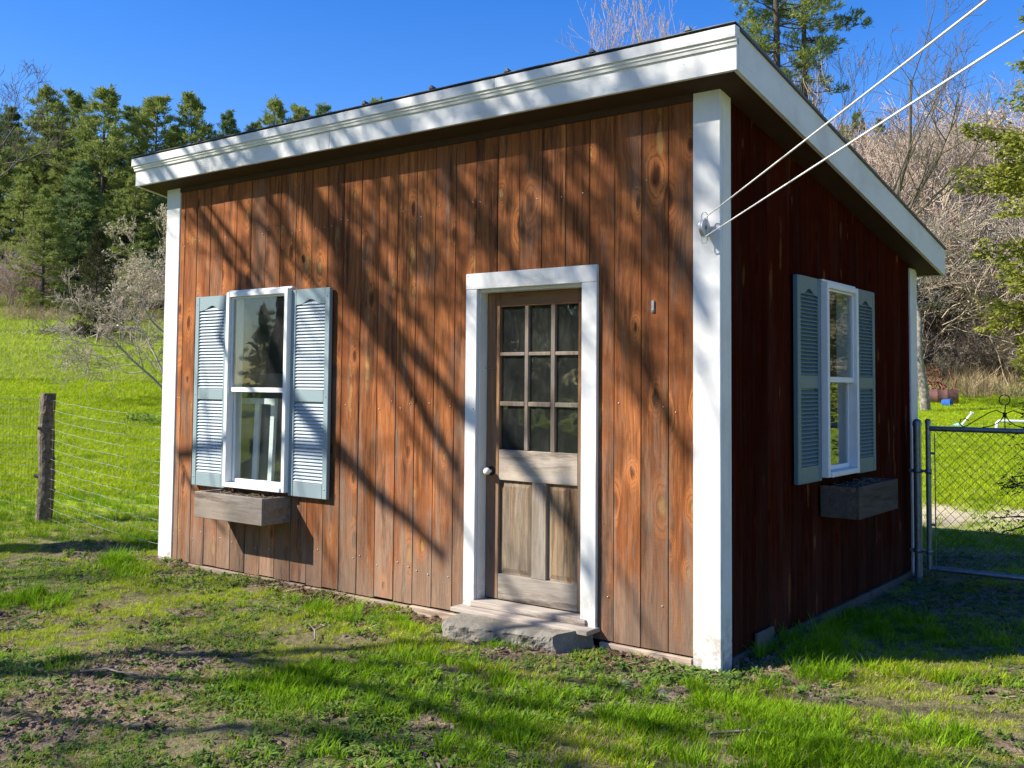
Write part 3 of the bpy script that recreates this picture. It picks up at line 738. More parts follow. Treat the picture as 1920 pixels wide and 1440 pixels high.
# rough stone step
def stone_step():
    n1, n2, n3 = 60, 22, 16; x0, x1, y0, y1, z0, z1 = -1.71, -.79, -.385, -.012, -.22, .036
    V = {}; vs = []; fs = []
    def P(i, j, k):
        if (i, j, k) in V: return V[i, j, k]
        u, v, w = i/n1, j/n2, k/n3
        x = x0+(x1-x0)*u; y = y0+(y1-y0)*v; z = z0+(z1-z0)*w
        # outline: front right corner cut back, left end tapering
        y += .15*u*(1-v) + .06*max(0, (.12-u)/.12)**1.5*(1-v)
        x += -.12*(1-v)*u**3 + .05*(1-v)*(1-u)**4
        e = .5*(1-v)**8 + .35*w**7*0
        z -= .020*(1-v)**10*w + .010*(1-u)*w
        q = np.array([x, y, z]); s = 1.0
        q[1] += (.085*(fbm(x*4+z*9, z*10+x*3, 61, 5)-.5) + .038*(fbm(x*22, z*22, 67, 3)-.5))*(1-v)
        q[2] += (.030*(fbm(x*6, y*6, 71, 5)-.5))*w
        q[0] += .05*(fbm(y*9, z*9, 73, 4)-.5)*(abs(u-.5)*2)**3
        V[i, j, k] = len(vs); vs.append(q); return V[i, j, k]
    for i in range(n1):
        for j in range(n2):
            fs.append((P(i,j,n3), P(i+1,j,n3), P(i+1,j+1,n3), P(i,j+1,n3)))
    for i in range(n1):
        for k in range(n3):
            fs.append((P(i,0,k), P(i+1,0,k), P(i+1,0,k+1), P(i,0,k+1))); fs.append((P(i+1,n2,k), P(i,n2,k), P(i,n2,k+1), P(i+1,n2,k+1)))
    for j in range(n2):
        for k in range(n3):
            fs.append((P(0,j+1,k), P(0,j,k), P(0,j,k+1), P(0,j+1,k+1))); fs.append((P(n1,j,k), P(n1,j+1,k), P(n1,j+1,k+1), P(n1,j,k+1)))
    mb = MB(); mb.add([p-np.array([-1.2, -.25, -.1]) for p in vs], fs, False)
    o = mb.build('stone_step', M['stone'], None, (-1.2, -.25, -.1)); tag(o, 'rough grey stone block step below the door', 'step')
stone_step()
# flat stone half buried in the lawn right of the step
# clothesline with its pulley on the corner post
M['pulley'] = plain_material('grey_painted_pulley', (.58,.58,.57), .4, .2, var=.2)
pul = empty('clothesline_pulley', (-.080, -.003, 2.30)); tag(pul, 'small metal clothesline pulley hooked on the white corner post', 'pulley')
a = MB(); a.lathe([(.012, -.010), (.044, -.012), (.050, -.010), (.040, -.003), (.040, .003), (.050, .010), (.044, .012), (.012, .010)], (0.012, -.052, 0), 24, 'x'); a.build('wheel', M['pulley'], pul)
a = MB()
loop = [(0.012+s*.017, -.052+.0, z) for s, z in ((-1, -.07), (-1, .0), (-1, .07), (-.5, .083), (.5, .083), (1, .07), (1, 0), (1, -.07), (.5, -.083), (-.5, -.083), (-1, -.07))]
a.tube(loop, .0032, 8, False); a.tube([(-.01, -.052, 0), (.034, -.052, 0)], .005, 8); a.build('frame', M['pulley'], pul)
a = MB(); a.tube([(-.005, -.052, 0), (-.018, -.05, .004), (-.024, -.03, .0), (-.02, .002, 0)], .0035, 8); a.build('hook', M['pulley'], pul)
a = MB(); e1 = at(1850, 0, 2.2); e2 = at(1920, 58, 2.2); s1 = np.array([-.066, -.058, 2.352]); s2 = np.array([-.066, -.058, 2.248])
def strand(s, e, end):
    pts = [s + (e-s)*t for t in np.linspace(0, 1, 9)] + [end]; return [np.array(p)-np.array([-.066, -.058, 2.30]) for p in pts]
end1 = s1+(e1-s1)*1.9; end2 = s2+(e2-s2)*1.9
wrap = [np.array([-.066, -.058-.0, 2.30]) + np.array([-.043*math.sin(t)*.35, -.0-.043*math.sin(t)*0, .05*math.cos(t)]) for t in np.linspace(.15, math.pi-.15, 7)]
pts = strand(s1, e1, end1)[::-1] + [p-np.array([-.066, -.058, 2.30]) for p in wrap] + strand(s2, e2, end2)
a.tube(pts, .0034, 7); o = a.build('clothesline', M['rope'], None, (-.066, -.058, 2.30)); tag(o, 'pair of white clothesline cords running up from the corner post pulley', 'clothesline')
mid = (end1+end2)/2
pz = float(terrain(mid[0], mid[1])); a = MB(); a.tube([(0,0,-.3), (0,0,mid[2]-pz+.25)], [.07,.06], 10)
o = a.build('clothesline_pole', M['bark'], None, (mid[0], mid[1], pz)); tag(o, 'round wooden pole holding the far end of the clothesline', 'pole')
# sash leaning inside behind the front window
sa = empty('old_window_sash', (-4.03, .088, .02)); tag(sa, 'old white window sash leaning inside behind the lower window pane', 'window sash')
a = MB(); OX = (-.33, -.015, .175)
for xx in OX: a.box(xx, xx+.045, 0, .03, 0, 1.30)
for zz in (0, .62, 1.255):
    for k in (0, 1): a.box(OX[k]+.0455, OX[k+1]-.0005, .002, .028, zz, zz+.045)
o = a.build('frame', M['vinyl'], sa)
a = MB()
for k in (0, 1): a.box(OX[k]+.042, OX[k+1]+.003, .012, .016, .04, 1.26)
a.build('pane', M['glass'], sa); sa.rotation_euler = (R(-2), 0, 0)
cur = MB(); n = 30
vs = [(-.9+1.8*i/n, .05*math.sin(i*1.1)+.02*math.sin(i*2.7), z) for z in (0.0, 1.5) for i in range(n+1)]
cur.add(vs, [(i, i+1, n+2+i, n+1+i) for i in range(n)], True)
o = cur.build('dust_sheet', M['tarp'], None, (-4.2, .62, .02)); tag(o, 'grey green cloth hanging inside the shed behind the front window', 'cloth')
#PART3
# ------------------------------------------------------------------ vegetation builders
def nrm(a): return a/(np.linalg.norm(a, axis=-1, keepdims=True)+1e-9)
def seg_mesh(P0, P1, R0, R1, n=3):
    P0 = np.asarray(P0); P1 = np.asarray(P1); m = len(P0)
    d = nrm(P1-P0); ref = np.where(np.abs(d[:, 2:3]) < .9, np.array([[0, 0, 1.0]]), np.array([[1.0, 0, 0]]))
    e = nrm(np.cross(d, ref)); g = np.cross(d, e)
    V = []
    for P, Rr in ((P0, R0), (P1, R1)):
        for k in range(n):
            a = 2*math.pi*k/n; V.append(P + (e*math.cos(a)+g*math.sin(a))*np.asarray(Rr)[:, None])
    V = np.stack(V, 1).reshape(-1, 3); b = np.arange(m)[:, None]*2*n
    F = np.concatenate([np.stack([b[:, 0]+k, b[:, 0]+(k+1) % n, b[:, 0]+n+(k+1) % n, b[:, 0]+n+k], 1) for k in range(n)], 0)
    return V, F
def tri_leaves(P, Dr, Ln, Wd, rg):
    """one thin kite-shaped leaf (2 triangles) at each P along Dr"""
    Dr = nrm(Dr); s = nrm(np.cross(Dr, rg.normal(size=Dr.shape)))
    Ln = np.asarray(Ln)[:, None]; Wd = np.asarray(Wd)[:, None]
    mid = P + Dr*Ln*.45
    V = np.stack([P, mid+s*Wd, P+Dr*Ln, mid-s*Wd], 1).reshape(-1, 3)
    F = np.arange(len(P)*4).reshape(-1, 4)
    return V, F

def grow(rg, p, d, length, r, level, out, maxlev, kids, bend=.25, up=.12, ratio=.62, spread=.8, steps=5, rmin=.004, ang=None):
    """recursive bare branch; appends (points, radii, level)"""
    pts = [p]; rad = [r]; q = p.copy(); dd = d.copy(); sl_ = length/steps
    for i in range(steps):
        dd = nrm(dd + rg.normal(size=3)*bend + np.array([0, 0, up])); q = q + dd*sl_; pts.append(q.copy()); rad.append(max(rmin, r*(1-.75*(i+1)/steps)))
    out.append((np.array(pts), np.array(rad), level))
    if level >= maxlev: return
    n = kids[min(level, len(kids)-1)]
    for i in range(n):
        t = rg.uniform(.28, 1.0) if level else rg.uniform(.35, 1.0)
        k = min(int(t*steps), steps-1); base = pts[k] + (pts[k+1]-pts[k])*(t*steps-k)
        ax = nrm(pts[k+1]-pts[k]); side = rg.normal(size=3); side = nrm(side-ax*np.dot(side, ax))
        cd_ = nrm(ax*rg.uniform(.45, 1.0) + side*rg.uniform(.5, 1.0)*spread)
        grow(rg, base, cd_, length*ratio*rg.uniform(.65, 1.15)*(1.1-.45*t), max(rmin, rad[k]*rg.uniform(.45, .65)), level+1, out, maxlev, kids, bend, up, ratio, spread, max(3, steps-1), rmin)

def branch_mesh(name, out, mat, nbig=7):
    Vs = []; Fs = []; o = 0
    mb = MB()
    P0 = []; P1 = []; A = []; B = []
    for pts, rad, lev in out:
        if rad[0] > .035: mb.tube(pts, rad, nbig if rad[0] > .08 else 5, True)
        else: P0.append(pts[:-1]); P1.append(pts[1:]); A.append(rad[:-1]); B.append(rad[1:])
    me_v = np.array(mb.v) if mb.v else np.zeros((0, 3))
    if P0:
        V, F = seg_mesh(np.concatenate(P0), np.concatenate(P1), np.concatenate(A), np.concatenate(B), 3)
    else: V, F = np.zeros((0, 3)), np.zeros((0, 4), int)
    nb = len(mb.v); faces = [tuple(f) for f in mb.f if len(f) in (4,)]
    allV = np.concatenate([me_v, V]); allF = np.concatenate([np.array(faces, int).reshape(-1, 4), F+nb])
    me = npmesh(name, allV, allF, 4, True); me.materials.append(mat); return me

def bare_tree(seed, H, r, maxlev=4, kids=(7, 5, 4, 3), lean=(0, 0, 1), mat='bark', name='branches', **kw):
    rg = np.random.default_rng(seed); out = []
    grow(rg, np.array([0, 0, -.15]), nrm(np.array(lean, float)), H*.62, r, 0, out, maxlev, kids, **kw)
    return branch_mesh(name, out, M[mat]), out

def pine_mesh(seed, H=15, base=.18, spread=3.2, gap=.46, shape=.75, open_=0.0, mat='pine', nl=13, ll=.34, whorl=5):
    rg = np.random.default_rng(seed); mb = MB()
    bx_, by_ = rg.normal(size=2)*.015*H
    axis = lambda z: np.array([bx_*(z/H)**2, by_*(z/H)**2, z])
    rt_ = .011*H+.03
    mb.tube([axis(z)-np.array([0, 0, .3*(z == 0)]) for z in np.linspace(0, H*.97, 9)], [rt_*(1-.93*t) for t in np.linspace(0, 1, 9)], 8)
    P0 = []; P1 = []; RA = []; C = []; CD = []
    z = H*base*.55
    while z < H*.985:
        t = (z/H-base)/(1-base)
        nb_ = whorl if t > 0 else 3
        for k in range(nb_):
            if rg.random() < open_*(1-.3*max(t, 0)): continue
            a = rg.uniform(0, 6.283)
            if t > 0: Lb = spread*max(.12, (1-t)**shape)*rg.uniform(.55, 1.18)*min(1, .45+2.2*t)
            else: Lb = spread*rg.uniform(.25, .55)
            el = rg.normal(.10, .12)+.75*max(t, 0)**2 - (.2 if t < .2 else 0)
            d = np.array([math.cos(a)*math.cos(el), math.sin(a)*math.cos(el), math.sin(el)])
            p = axis(z); n = max(3, int(Lb/.33)); side = np.array([-math.sin(a), math.cos(a), 0])
            for i in range(n):
                q = p + nrm(d+np.array([0, 0, .10*i/n])+rg.normal(size=3)*.10)*Lb/n
                P0.append(p); P1.append(q); RA.append(.035*(1-i/n)*min(1, Lb/2)+.006)
                if t > 0 and i >= n*.22:
                    wd = .30*Lb*(1-.55*i/n)
                    for s_ in range(3):
                        off = side*rg.uniform(-1, 1)*wd + d*rg.uniform(-.1, .25); off[2] += rg.uniform(-.06, .14)
                        C.append(q+off); CD.append(d*.75+np.array([0, 0, .55])+side*np.sign(np.dot(off, side))*.5)
                p = q
        z += gap*rg.uniform(.75, 1.3)*(1-.35*max(0, t))
    C = np.array(C); CD = np.array(CD)
    Pn = np.repeat(C, nl, 0) + rg.normal(size=(len(C)*nl, 3))*.07
    Dn = nrm(np.repeat(CD, nl, 0) + rg.normal(size=(len(C)*nl, 3))*.55)
    V, F = tri_leaves(Pn, Dn, rg.uniform(.6, 1.15, len(Pn))*ll, rg.uniform(.5, 1.1, len(Pn))*ll*.11, rg)
    cm = npmesh('crown', V, F, 4); cm.materials.append(M[mat])
    BV, BF = seg_mesh(np.array(P0), np.array(P1), np.array(RA), np.array(RA)*.8, 3)
    tv = np.array(mb.v); tf = np.array([f for f in mb.f if len(f) == 4], int)
    tm = npmesh('trunk', np.concatenate([tv, BV]), np.concatenate([tf, BF+len(tv)]), 4, True); tm.materials.append(M['bark_pine'])
    return tm, cm
def plant_tree(name, label, cat, meshes, x, y, sc=1.0, rz=0.0, group=None, sink=.1, sz=None):
    o = empty(name, (x, y, float(terrain(x, y))-sink), rz); o.scale = (sc, sc, sz or sc); tag(o, label, cat, group)
    for nm, me in meshes:
        c = obj(nm, me, None, o)
    return o

# ------------------------------------------------------------------ scatter by geometry nodes
def scatter(name, meshes, P, rot, scl, idx, kind='stuff', label=None):
    col = bpy.data.collections.new(name+'_pieces')
    for i, me in enumerate(meshes):
        o = bpy.data.objects.new(f'{name}_{i:02d}', me); col.objects.link(o)
    pm = bpy.data.meshes.new(name); pm.vertices.add(len(P)); pm.vertices.foreach_set('co', np.asarray(P, np.float32).ravel())
    for nm, typ, arr, key in (('rot', 'FLOAT_VECTOR', rot, 'vector'), ('scl', 'FLOAT_VECTOR', scl, 'vector'), ('pick', 'INT', idx, 'value')):
        a = pm.attributes.new(nm, typ, 'POINT'); a.data.foreach_set(key, np.asarray(arr, np.int32 if typ == 'INT' else np.float32).ravel())
    o = bpy.data.objects.new(name, pm); COL.objects.link(o)
    ng = bpy.data.node_groups.new(name, 'GeometryNodeTree')
    ng.interface.new_socket('Geometry', in_out='INPUT', socket_type='NodeSocketGeometry'); ng.interface.new_socket('Geometry', in_out='OUTPUT', socket_type='NodeSocketGeometry')
    n = ng.nodes; gi = n.new('NodeGroupInput'); go = n.new('NodeGroupOutput')
    ci = n.new('GeometryNodeCollectionInfo'); ci.inputs['Collection'].default_value = col; ci.inputs['Separate Children'].default_value = True; ci.inputs['Reset Children'].default_value = True
    ip = n.new('GeometryNodeInstanceOnPoints'); ip.inputs['Pick Instance'].default_value = True
    def att(nm, dt):
        a = n.new('GeometryNodeInputNamedAttribute'); a.data_type = dt; a.inputs['Name'].default_value = nm; return a.outputs['Attribute']
    L = ng.links.new
    L(gi.outputs[0], ip.inputs['Points']); L(ci.outputs[0], ip.inputs['Instance']); L(att('pick', 'INT'), ip.inputs['Instance Index'])
    e2r = n.new('FunctionNodeEulerToRotation'); L(att('rot', 'FLOAT_VECTOR'), e2r.inputs[0]); L(e2r.outputs[0], ip.inputs['Rotation']); L(att('scl', 'FLOAT_VECTOR'), ip.inputs['Scale'])
    L(ip.outputs[0], go.inputs[0])
    md = o.modifiers.new('scatter', 'NODES'); md.node_group = ng
    o['kind'] = kind
    if label: o['label'] = label
    return o

def tuft(name, seed, n, h, spread, width, lean, mat, flat=0.0, droop=.35):
    rg = np.random.default_rng(seed)
    a = rg.uniform(0, 6.283, n); rr = spread*np.sqrt(rg.uniform(0, 1, n))
    P = np.stack([rr*np.cos(a), rr*np.sin(a), np.zeros(n)-.004], 1)
    b = a + rg.normal(size=n)*.9; ln = lean*rg.uniform(.2, 1.3, n)
    d0 = nrm(np.stack([np.cos(b)*ln, np.sin(b)*ln, np.full(n, 1.0-flat)], 1))
    H = h*rg.uniform(.5, 1.15, n)[:, None]
    mid = P + d0*H*.55
    d1 = nrm(d0 + np.stack([np.cos(b), np.sin(b), -np.full(n, .55)], 1)*droop*rg.uniform(.3, 1.6, n)[:, None])
    tip = mid + d1*H*.5
    s = nrm(np.cross(d0, np.stack([np.cos(b+.3), np.sin(b+.3), np.zeros(n)], 1)+1e-6*rg.normal(size=(n, 3)))); 
    s = nrm(s + rg.normal(size=(n, 3))*.35); w = (width*rg.uniform(.7, 1.2, n))[:, None]
    V = np.stack([P-s*w, P+s*w, mid+s*w*.85, mid-s*w*.85, tip], 1).reshape(-1, 3); o = np.arange(n)[:, None]*5
    me = bpy.data.meshes.new(name)
    F = [tuple(x) for x in np.concatenate([o+np.array([[0, 1, 2, 3]])], 0)] + [tuple(x) for x in (o+np.array([[3, 2, 4]]))]
    me.from_pydata([tuple(v) for v in V], [], F); me.materials.append(M[mat]); me.update(); return me
def rosette(name, seed, n, l, w, mat, up=.35):
    rg = np.random.default_rng(seed); V = []; F = []
    for k in range(n):
        a = rg.uniform(0, 6.283); L_ = l*rg.uniform(.5, 1.1); el = up*rg.uniform(.1, 1.6); d = np.array([math.cos(a), math.sin(a), 0]); s = np.array([-d[1], d[0], 0])
        p0 = d*.15*l*rg.random(); tw = rg.normal()*.3
        prof = [(0, .18, 0), (.35, .75, el*.6), (.7, 1.0, el*.75), (1.0, .1, el*.45)]; b = len(V)
        for t, ww, z in prof:
            c = p0+d*L_*t + np.array([0, 0, z*L_+.004])
            V += [tuple(c+s*w*ww*L_/l+np.array([0, 0, tw*w*ww])), tuple(c-s*w*ww*L_/l-np.array([0, 0, tw*w*ww*.3]))]
        F += [(b+2*i, b+2*i+1, b+2*i+3, b+2*i+2) for i in range(3)]
    me = bpy.data.meshes.new(name); me.from_pydata(V, [], F); me.materials.append(M[mat]); me.update(); return me

TUFTS = [tuft('lawn_tuft', 10+i, 20, .036+.006*i, .040, .0018, .75, 'grass') for i in range(4)] \
    + [tuft('lush_tuft', 30+i, 22, .060+.018*i, .036, .0021, .45, 'grass_dark') for i in range(2)] \
    + [tuft('straw_tuft', 40+i, 16, .06, .05, .0014, 1.8, 'straw', .85, .2) for i in range(2)] \
    + [rosette('weed_rosette', 50, 9, .040, .0065, 'weed'), rosette('weed_rosette', 51, 14, .030, .008, 'weed', .8), rosette('dandelion_rosette', 52, 9, .070, .0065, 'weed', .45)] \
    + [rosette('litter_leaf', 60, 5, .03, .010, 'litter', .3)] \
    + [tuft('tall_tuft', 70+i, 46, .17, .055, .0026, .55, 'grass_dark', 0, .5) for i in range(2)] \
    + [tuft('meadow_tuft', 80+i, 26, .15, .12, .0055, .7, 'meadow', 0, .5) for i in range(2)] \
    + [tuft('dull_tuft', 100+i, 18, .034+.008*i, .042, .0016, .95, 'grass_dull') for i in range(2)] \
    + [tuft('far_tuft', 90+i, 26, .075, .11, .0042, .7, 'grass') for i in range(2)]
# index: 0-3 lawn, 4-5 lush, 6-7 straw, 8-10 weeds, 11 litter, 12-13 tall, 14-15 meadow, 16-17 far lawn

def sector(n, az0, az1, s0, s1, rg):
    az = np.radians(rg.uniform(az0, az1, n)); s = np.sqrt(rg.uniform(s0*s0, s1*s1, n))
    return CAM[0]+np.sin(az)*s, CAM[1]+np.cos(az)*s
def not_shed(x, y, m=.0):
    a = ~((x > -W-.02) & (x < .02) & (y > -.02) & (y < D+.02))
    st = (x > -1.72) & (x < -.78) & (y > -.40+.13*(x+1.72)/.9) & (y < 0)
    return a & ~st
rg = np.random.default_rng(7)
PX_, PY_, PI_, PS_ = [], [], [], []
def put(x, y, i, s): PX_.append(x); PY_.append(y); PI_.append(i); PS_.append(s)
# near lawn
x, y = sector(135000, -72, 2, 3.2, 10.2, rg); k = not_shed(x, y); x, y = x[k], y[k]
g = grass_mask(x, y); tall = fbm(x*.8+9, y*.8, 77, 3); wd = fbm(x*1.25, y*1.25+4, 91, 3); u = rg.random(len(x))
cl = fbm(x*4.2, y*4.2, 55, 2)
cl2 = fbm(x*11, y*11, 57, 2); keep = u < g*(.22+1.0*sstep(.38, .60, cl))*(.45+.9*sstep(.35, .65, cl2))
xs, ys, gs, ts, ws = x[keep], y[keep], g[keep], tall[keep], wd[keep]; m = len(xs); r = rg.random(m)
idx = rg.integers(0, 4, m); lush = r < sstep(.57, .70, ts)*.6; idx = np.where(lush, rg.integers(4, 6, m), idx)
wk = rg.random(m) < sstep(.50, .62, ws)*.6; idx = np.where(wk, rg.integers(8, 11, m), idx)
dcm = np.hypot(xs-CAM[0], ys-CAM[1]); idx = np.where((idx < 4) & (rg.random(m) < .25+.45*sstep(7, 4.5, dcm)), rg.integers(16, 18, m), idx)
idx = np.where(rg.random(m) < .07, rg.integers(6, 8, m), idx)
put(xs, ys, idx, rg.uniform(.50, 1.15, m)*(.45+.40*gs)*(.75+.6*sstep(.45, .65, ts)))
k2 = (u > .45) & (g < .9) & (rg.random(len(x)) < .5); x2, y2 = x[k2], y[k2]
put(x2, y2, rg.choice([6, 7, 6, 7, 11, 11, 8, 9, 16, 16, 10], len(x2)), rg.uniform(.5, 1.25, len(x2)))
xl = rg.uniform(-3.6, -.1, 900); yl = -.03-np.abs(rg.normal(size=900))*.11; kl = not_shed(xl, yl); put(xl[kl], yl[kl], rg.choice([11, 11, 11, 6, 7], kl.sum()), rg.uniform(.7, 1.6, kl.sum()))
# tall clumps: by the wall, round the fence post, in the shade
def clump(cx, cy, rad, n, i, s):
    a = rg.uniform(0, 6.283, n); d = rad*np.sqrt(rg.random(n)); xx, yy = cx+d*np.cos(a), cy+d*np.sin(a)*.8; k = not_shed(xx, yy); put(xx[k], yy[k], rg.choice(i, k.sum()), s*rg.uniform(.6, 1.15, k.sum()))
for u_, v_, rad, n, ii_, s in ((860, 1185, .22, 40, [4, 5, 10], 1.0), (640, 1150, .28, 36, [4, 5, 12], .9), (500, 1130, .25, 24, [10, 8, 5], 1.2), (700, 1165, .2, 26, [10, 4], 1.2),
        (950, 1215, .20, 30, [4, 5], .9), (1550, 1270, .16, 12, [12, 13], .75), (1490, 1245, .22, 22, [12, 13, 5], .7), (1250, 1265, .25, 60, [8, 9, 10], 1.3), (1330, 1275, .22, 40, [8, 9, 10], 1.2),
        (1500, 1215, .35, 60, [12, 13, 5], .75), (1620, 1170, .5, 90, [12, 13, 5, 4], .75), (1750, 1200, .5, 70, [5, 4, 10], 1.0), (225, 1060, .16, 20, [12, 13], .9), (50, 1130, .3, 40, [5, 12], .9),
        (1730, 1380, .25, 60, [4, 5], 1.1), (1190, 1350, .18, 40, [4, 5], 1.0), (1500, 1350, .3, 60, [4, 0, 1], 1.0), (430, 1070, .35, 60, [8, 9, 10], 1.1), (370, 1095, .4, 70, [8, 9], 1.2), (60, 1250, .3, 50, [10, 5, 8], 1.1),
        (620, 1270, .25, 50, [5, 4], 1.0), (860, 1420, .35, 90, [8, 10, 4], 1.1), (600, 1420, .4, 90, [4, 10, 8], 1.1), (1180, 1085, .0, 0, [4], 1)):
    if n:
        p = ghit(u_, v_); clump(p[0], p[1], rad, n, ii_, s)
# lawn beyond, both sides of the shed
for az0, az1, n in ((-74, -48, 46000), (-25, 4, 42000)):
    x, y = sector(n, az0, az1, 10.2, 33, rg); k = not_shed(x, y) & (rg.random(n) < sstep(40, 12, np.hypot(x-CAM[0], y-CAM[1]))+.25); x, y = x[k], y[k]
    pm_ = path_mask(x, y); k = rg.random(len(x)) < 1-.9*pm_; x, y = x[k], y[k]
    dd = np.hypot(x-CAM[0], y-CAM[1]); m = len(x)
    idx = np.where(dd < 13, rg.integers(0, 6, m), rg.integers(18, 20, m)); sc = np.where(dd < 13, 1.1, .9+.012*(dd-13))
    mead = (az0 < -40) & (dd > 27+2*fbm(x*.2, y*.2, 3, 2)); idx = np.where(mead & (rg.random(m) < .7), rg.integers(14, 16, m), idx)
    idx = np.where((~mead) & (rg.random(m) < .05), 6, idx)
    put(x, y, idx, sc*rg.uniform(.7, 1.25, m))
x, y = sector(30000, -74, -48, 33, 68, rg); m = len(x); put(x, y, rg.integers(14, 16, m), rg.uniform(1.0, 2.0, m)*(.7+.9*fbm(x*.4, y*.4, 8, 3)))
x, y = sector(12000, -25, 4, 33, 50, rg); m = len(x); put(x, y, rg.integers(18, 20, m), rg.uniform(1.0, 1.5, m))
gxs, gys, gi_, gs_ = map(np.concatenate, (PX_, PY_, PI_, PS_)); n = len(gxs); gzs = ground_z(gxs, gys)
rot = np.stack([rg.normal(size=n)*.12, rg.normal(size=n)*.12, rg.uniform(0, 6.283, n)], 1)
scatter('grass', TUFTS, np.stack([gxs, gys, gzs], 1), rot, np.repeat(gs_[:, None], 3, 1)*np.array([[1, 1, 1]]), gi_, 'stuff', 'patchy green spring lawn with weeds, straw and meadow grass')

# clods, pebbles and a few sticks on the bare soil
def clod(seed, r):
    rg2 = np.random.default_rng(seed); mb = MB(); n, k = 7, 4; vs = []
    for i in range(k+1):
        for j in range(n):
            t = math.pi*i/k; a = 2*math.pi*j/n; q = r*rg2.uniform(.7, 1.15); vs.append((q*math.sin(t)*math.cos(a), q*math.sin(t)*math.sin(a)*.9, q*math.cos(t)*.55))
    mb.add(vs, [(i*n+j, i*n+(j+1) % n, (i+1)*n+(j+1) % n, (i+1)*n+j) for i in range(k) for j in range(n)], False); me = mb.mesh('clod'); me.materials.append(M['clod']); return me
M['clod'] = plain_material('soil_clod', (.27,.20,.14), .95, var=.55, scale=30, bump=.7)
x, y = sector(70000, -72, 2, 3.2, 10, rg); k = not_shed(x, y) & (rg.random(len(x)) < (1-grass_mask(x, y))*.75); x, y = x[k], y[k]; n = len(x)
scatter('soil_clods', [clod(i, .012) for i in range(4)], np.stack([x, y, ground_z(x, y)], 1), rg.uniform(0, 6.3, (n, 3))*np.array([[.1, .1, 1]]), np.repeat(rg.uniform(.2, 1.0, n)[:, None]**3*2.0+.22, 3, 1)[:, :3], rg.integers(0, 4, n), 'stuff', 'small soil clods on the bare patches of the lawn')

# ------------------------------------------------------------------ pines beyond the meadow
PV = [pine_mesh(1, 16, .10, 4.1, .48, .70, .10, ll=.33, nl=17), pine_mesh(2, 16, .12, 3.6, .46, .66, .10, ll=.33, nl=17), pine_mesh(3, 16, .16, 4.3, .52, .75, .16, ll=.33, nl=17), pine_mesh(4, 16, .08, 3.5, .46, .72, .10, mat='pine_blue', ll=.33, nl=17)]
def pine_at(u, vtop, dep, var, label, wide=1.0):
    p = at(u, 722, dep); gz = float(terrain(p[0], p[1])); top = at(u, vtop, dep)[2]; sz = (top-gz+.1)/16.0
    tm, cm = PV[var]; return plant_tree('pine_tree', label, 'pine tree', (('trunk', tm), ('crown', cm)), p[0], p[1], sz*wide*1.28, (u*1.7) % 6.28, 'pines along the far edge of the meadow', .1, sz)
for a in ((-60, 150, 66, 0, 'pine at the far left, cut by the edge of the picture', 1.0), (8, 200, 70, 3, 'dark pine near the left picture edge, behind its neighbours', 1.0), (74, 162, 66, 1, 'tallest pine of the left group, with a narrow pointed top', 1.05),
          (124, 168, 69, 2, 'pine with a blunt reddish top, second from the tallest pointed pine', 1.0), (182, 165, 64, 0, 'broad yellow green pine in the middle of the left group', 1.15), (232, 195, 68, 3, 'blue green pine behind the broad yellow green one', 1.0),
          (278, 176, 66, 1, 'rounded pine left of the gap in the treetops', 1.05), (325, 235, 72, 3, 'low dark pine filling the gap above the roof corner', 1.0), (357, 176, 67, 2, 'bright pine standing alone right of the gap above the roof corner', .95),
          (412, 206, 69, 3, 'slim pine just right of the bright one above the roof', .8), (466, 226, 74, 1, 'pine whose tip only just shows above the roof', .75), (503, 186, 70, 0, 'first of three pine tops standing above the roof', .85),
          (553, 192, 71, 1, 'middle of three pine tops standing above the roof', .8), (596, 196, 72, 3, 'right one of three pine tops standing above the roof', .9), (684, 188, 74, 2, 'faint pine tip peeping over the roof right of the three tops', .7),
          (30, 330, 60, 2, 'lower pine in front of the tall left group, at the picture edge', 1.0), (135, 300, 60, 3, 'mid height dark pine in front of the tall group', 1.1), (240, 330, 60, 0, 'mid height pine in front, right of the dark one', 1.1), (300, 330, 61, 3, 'pine showing behind the bare shrub beside the shed', 1.0)):
    pine_at(*a)
pine_at(74, 352, 54, 1, 'young bright pine at the meadow edge with bare lower trunk', 1.0)
x, y = sector(60, -80, -38, 76, 92, rg); n = len(x)
scatter('pine_wood', [PV[i][1] for i in range(4)], np.stack([x, y, terrain(x, y)-.2], 1), np.stack([x*0, x*0, rg.uniform(0, 6.28, n)], 1), np.repeat(rg.uniform(.55, .78, n)[:, None], 3, 1), rg.integers(0, 4, n), 'stuff', 'deep pine wood behind the front row of pines')
# small spruce with browned lower boughs
tm, cm = pine_mesh(21, 8, .06, 2.5, .30, .9, mat='spruce', nl=12, ll=.24, whorl=6); p = ghit(176, 642); top = at(176, 428, np.dot(p-CAM, _f))[2]
plant_tree('spruce_tree', 'small spruce with browned lower boughs standing in the meadow', 'spruce tree', (('trunk', tm), ('crown', cm)), p[0], p[1], (top-p[2])/8, .4)
tm, cm = pine_mesh(22, 5, .05, 1.6, .28, .8, mat='pine', nl=12, ll=.2); p = ghit(230, 640)
plant_tree('spruce_tree', 'knee high young spruce half hidden by the bare shrub', 'spruce tree', (('trunk', tm), ('crown', cm)), p[0], p[1], .55, 1.4)

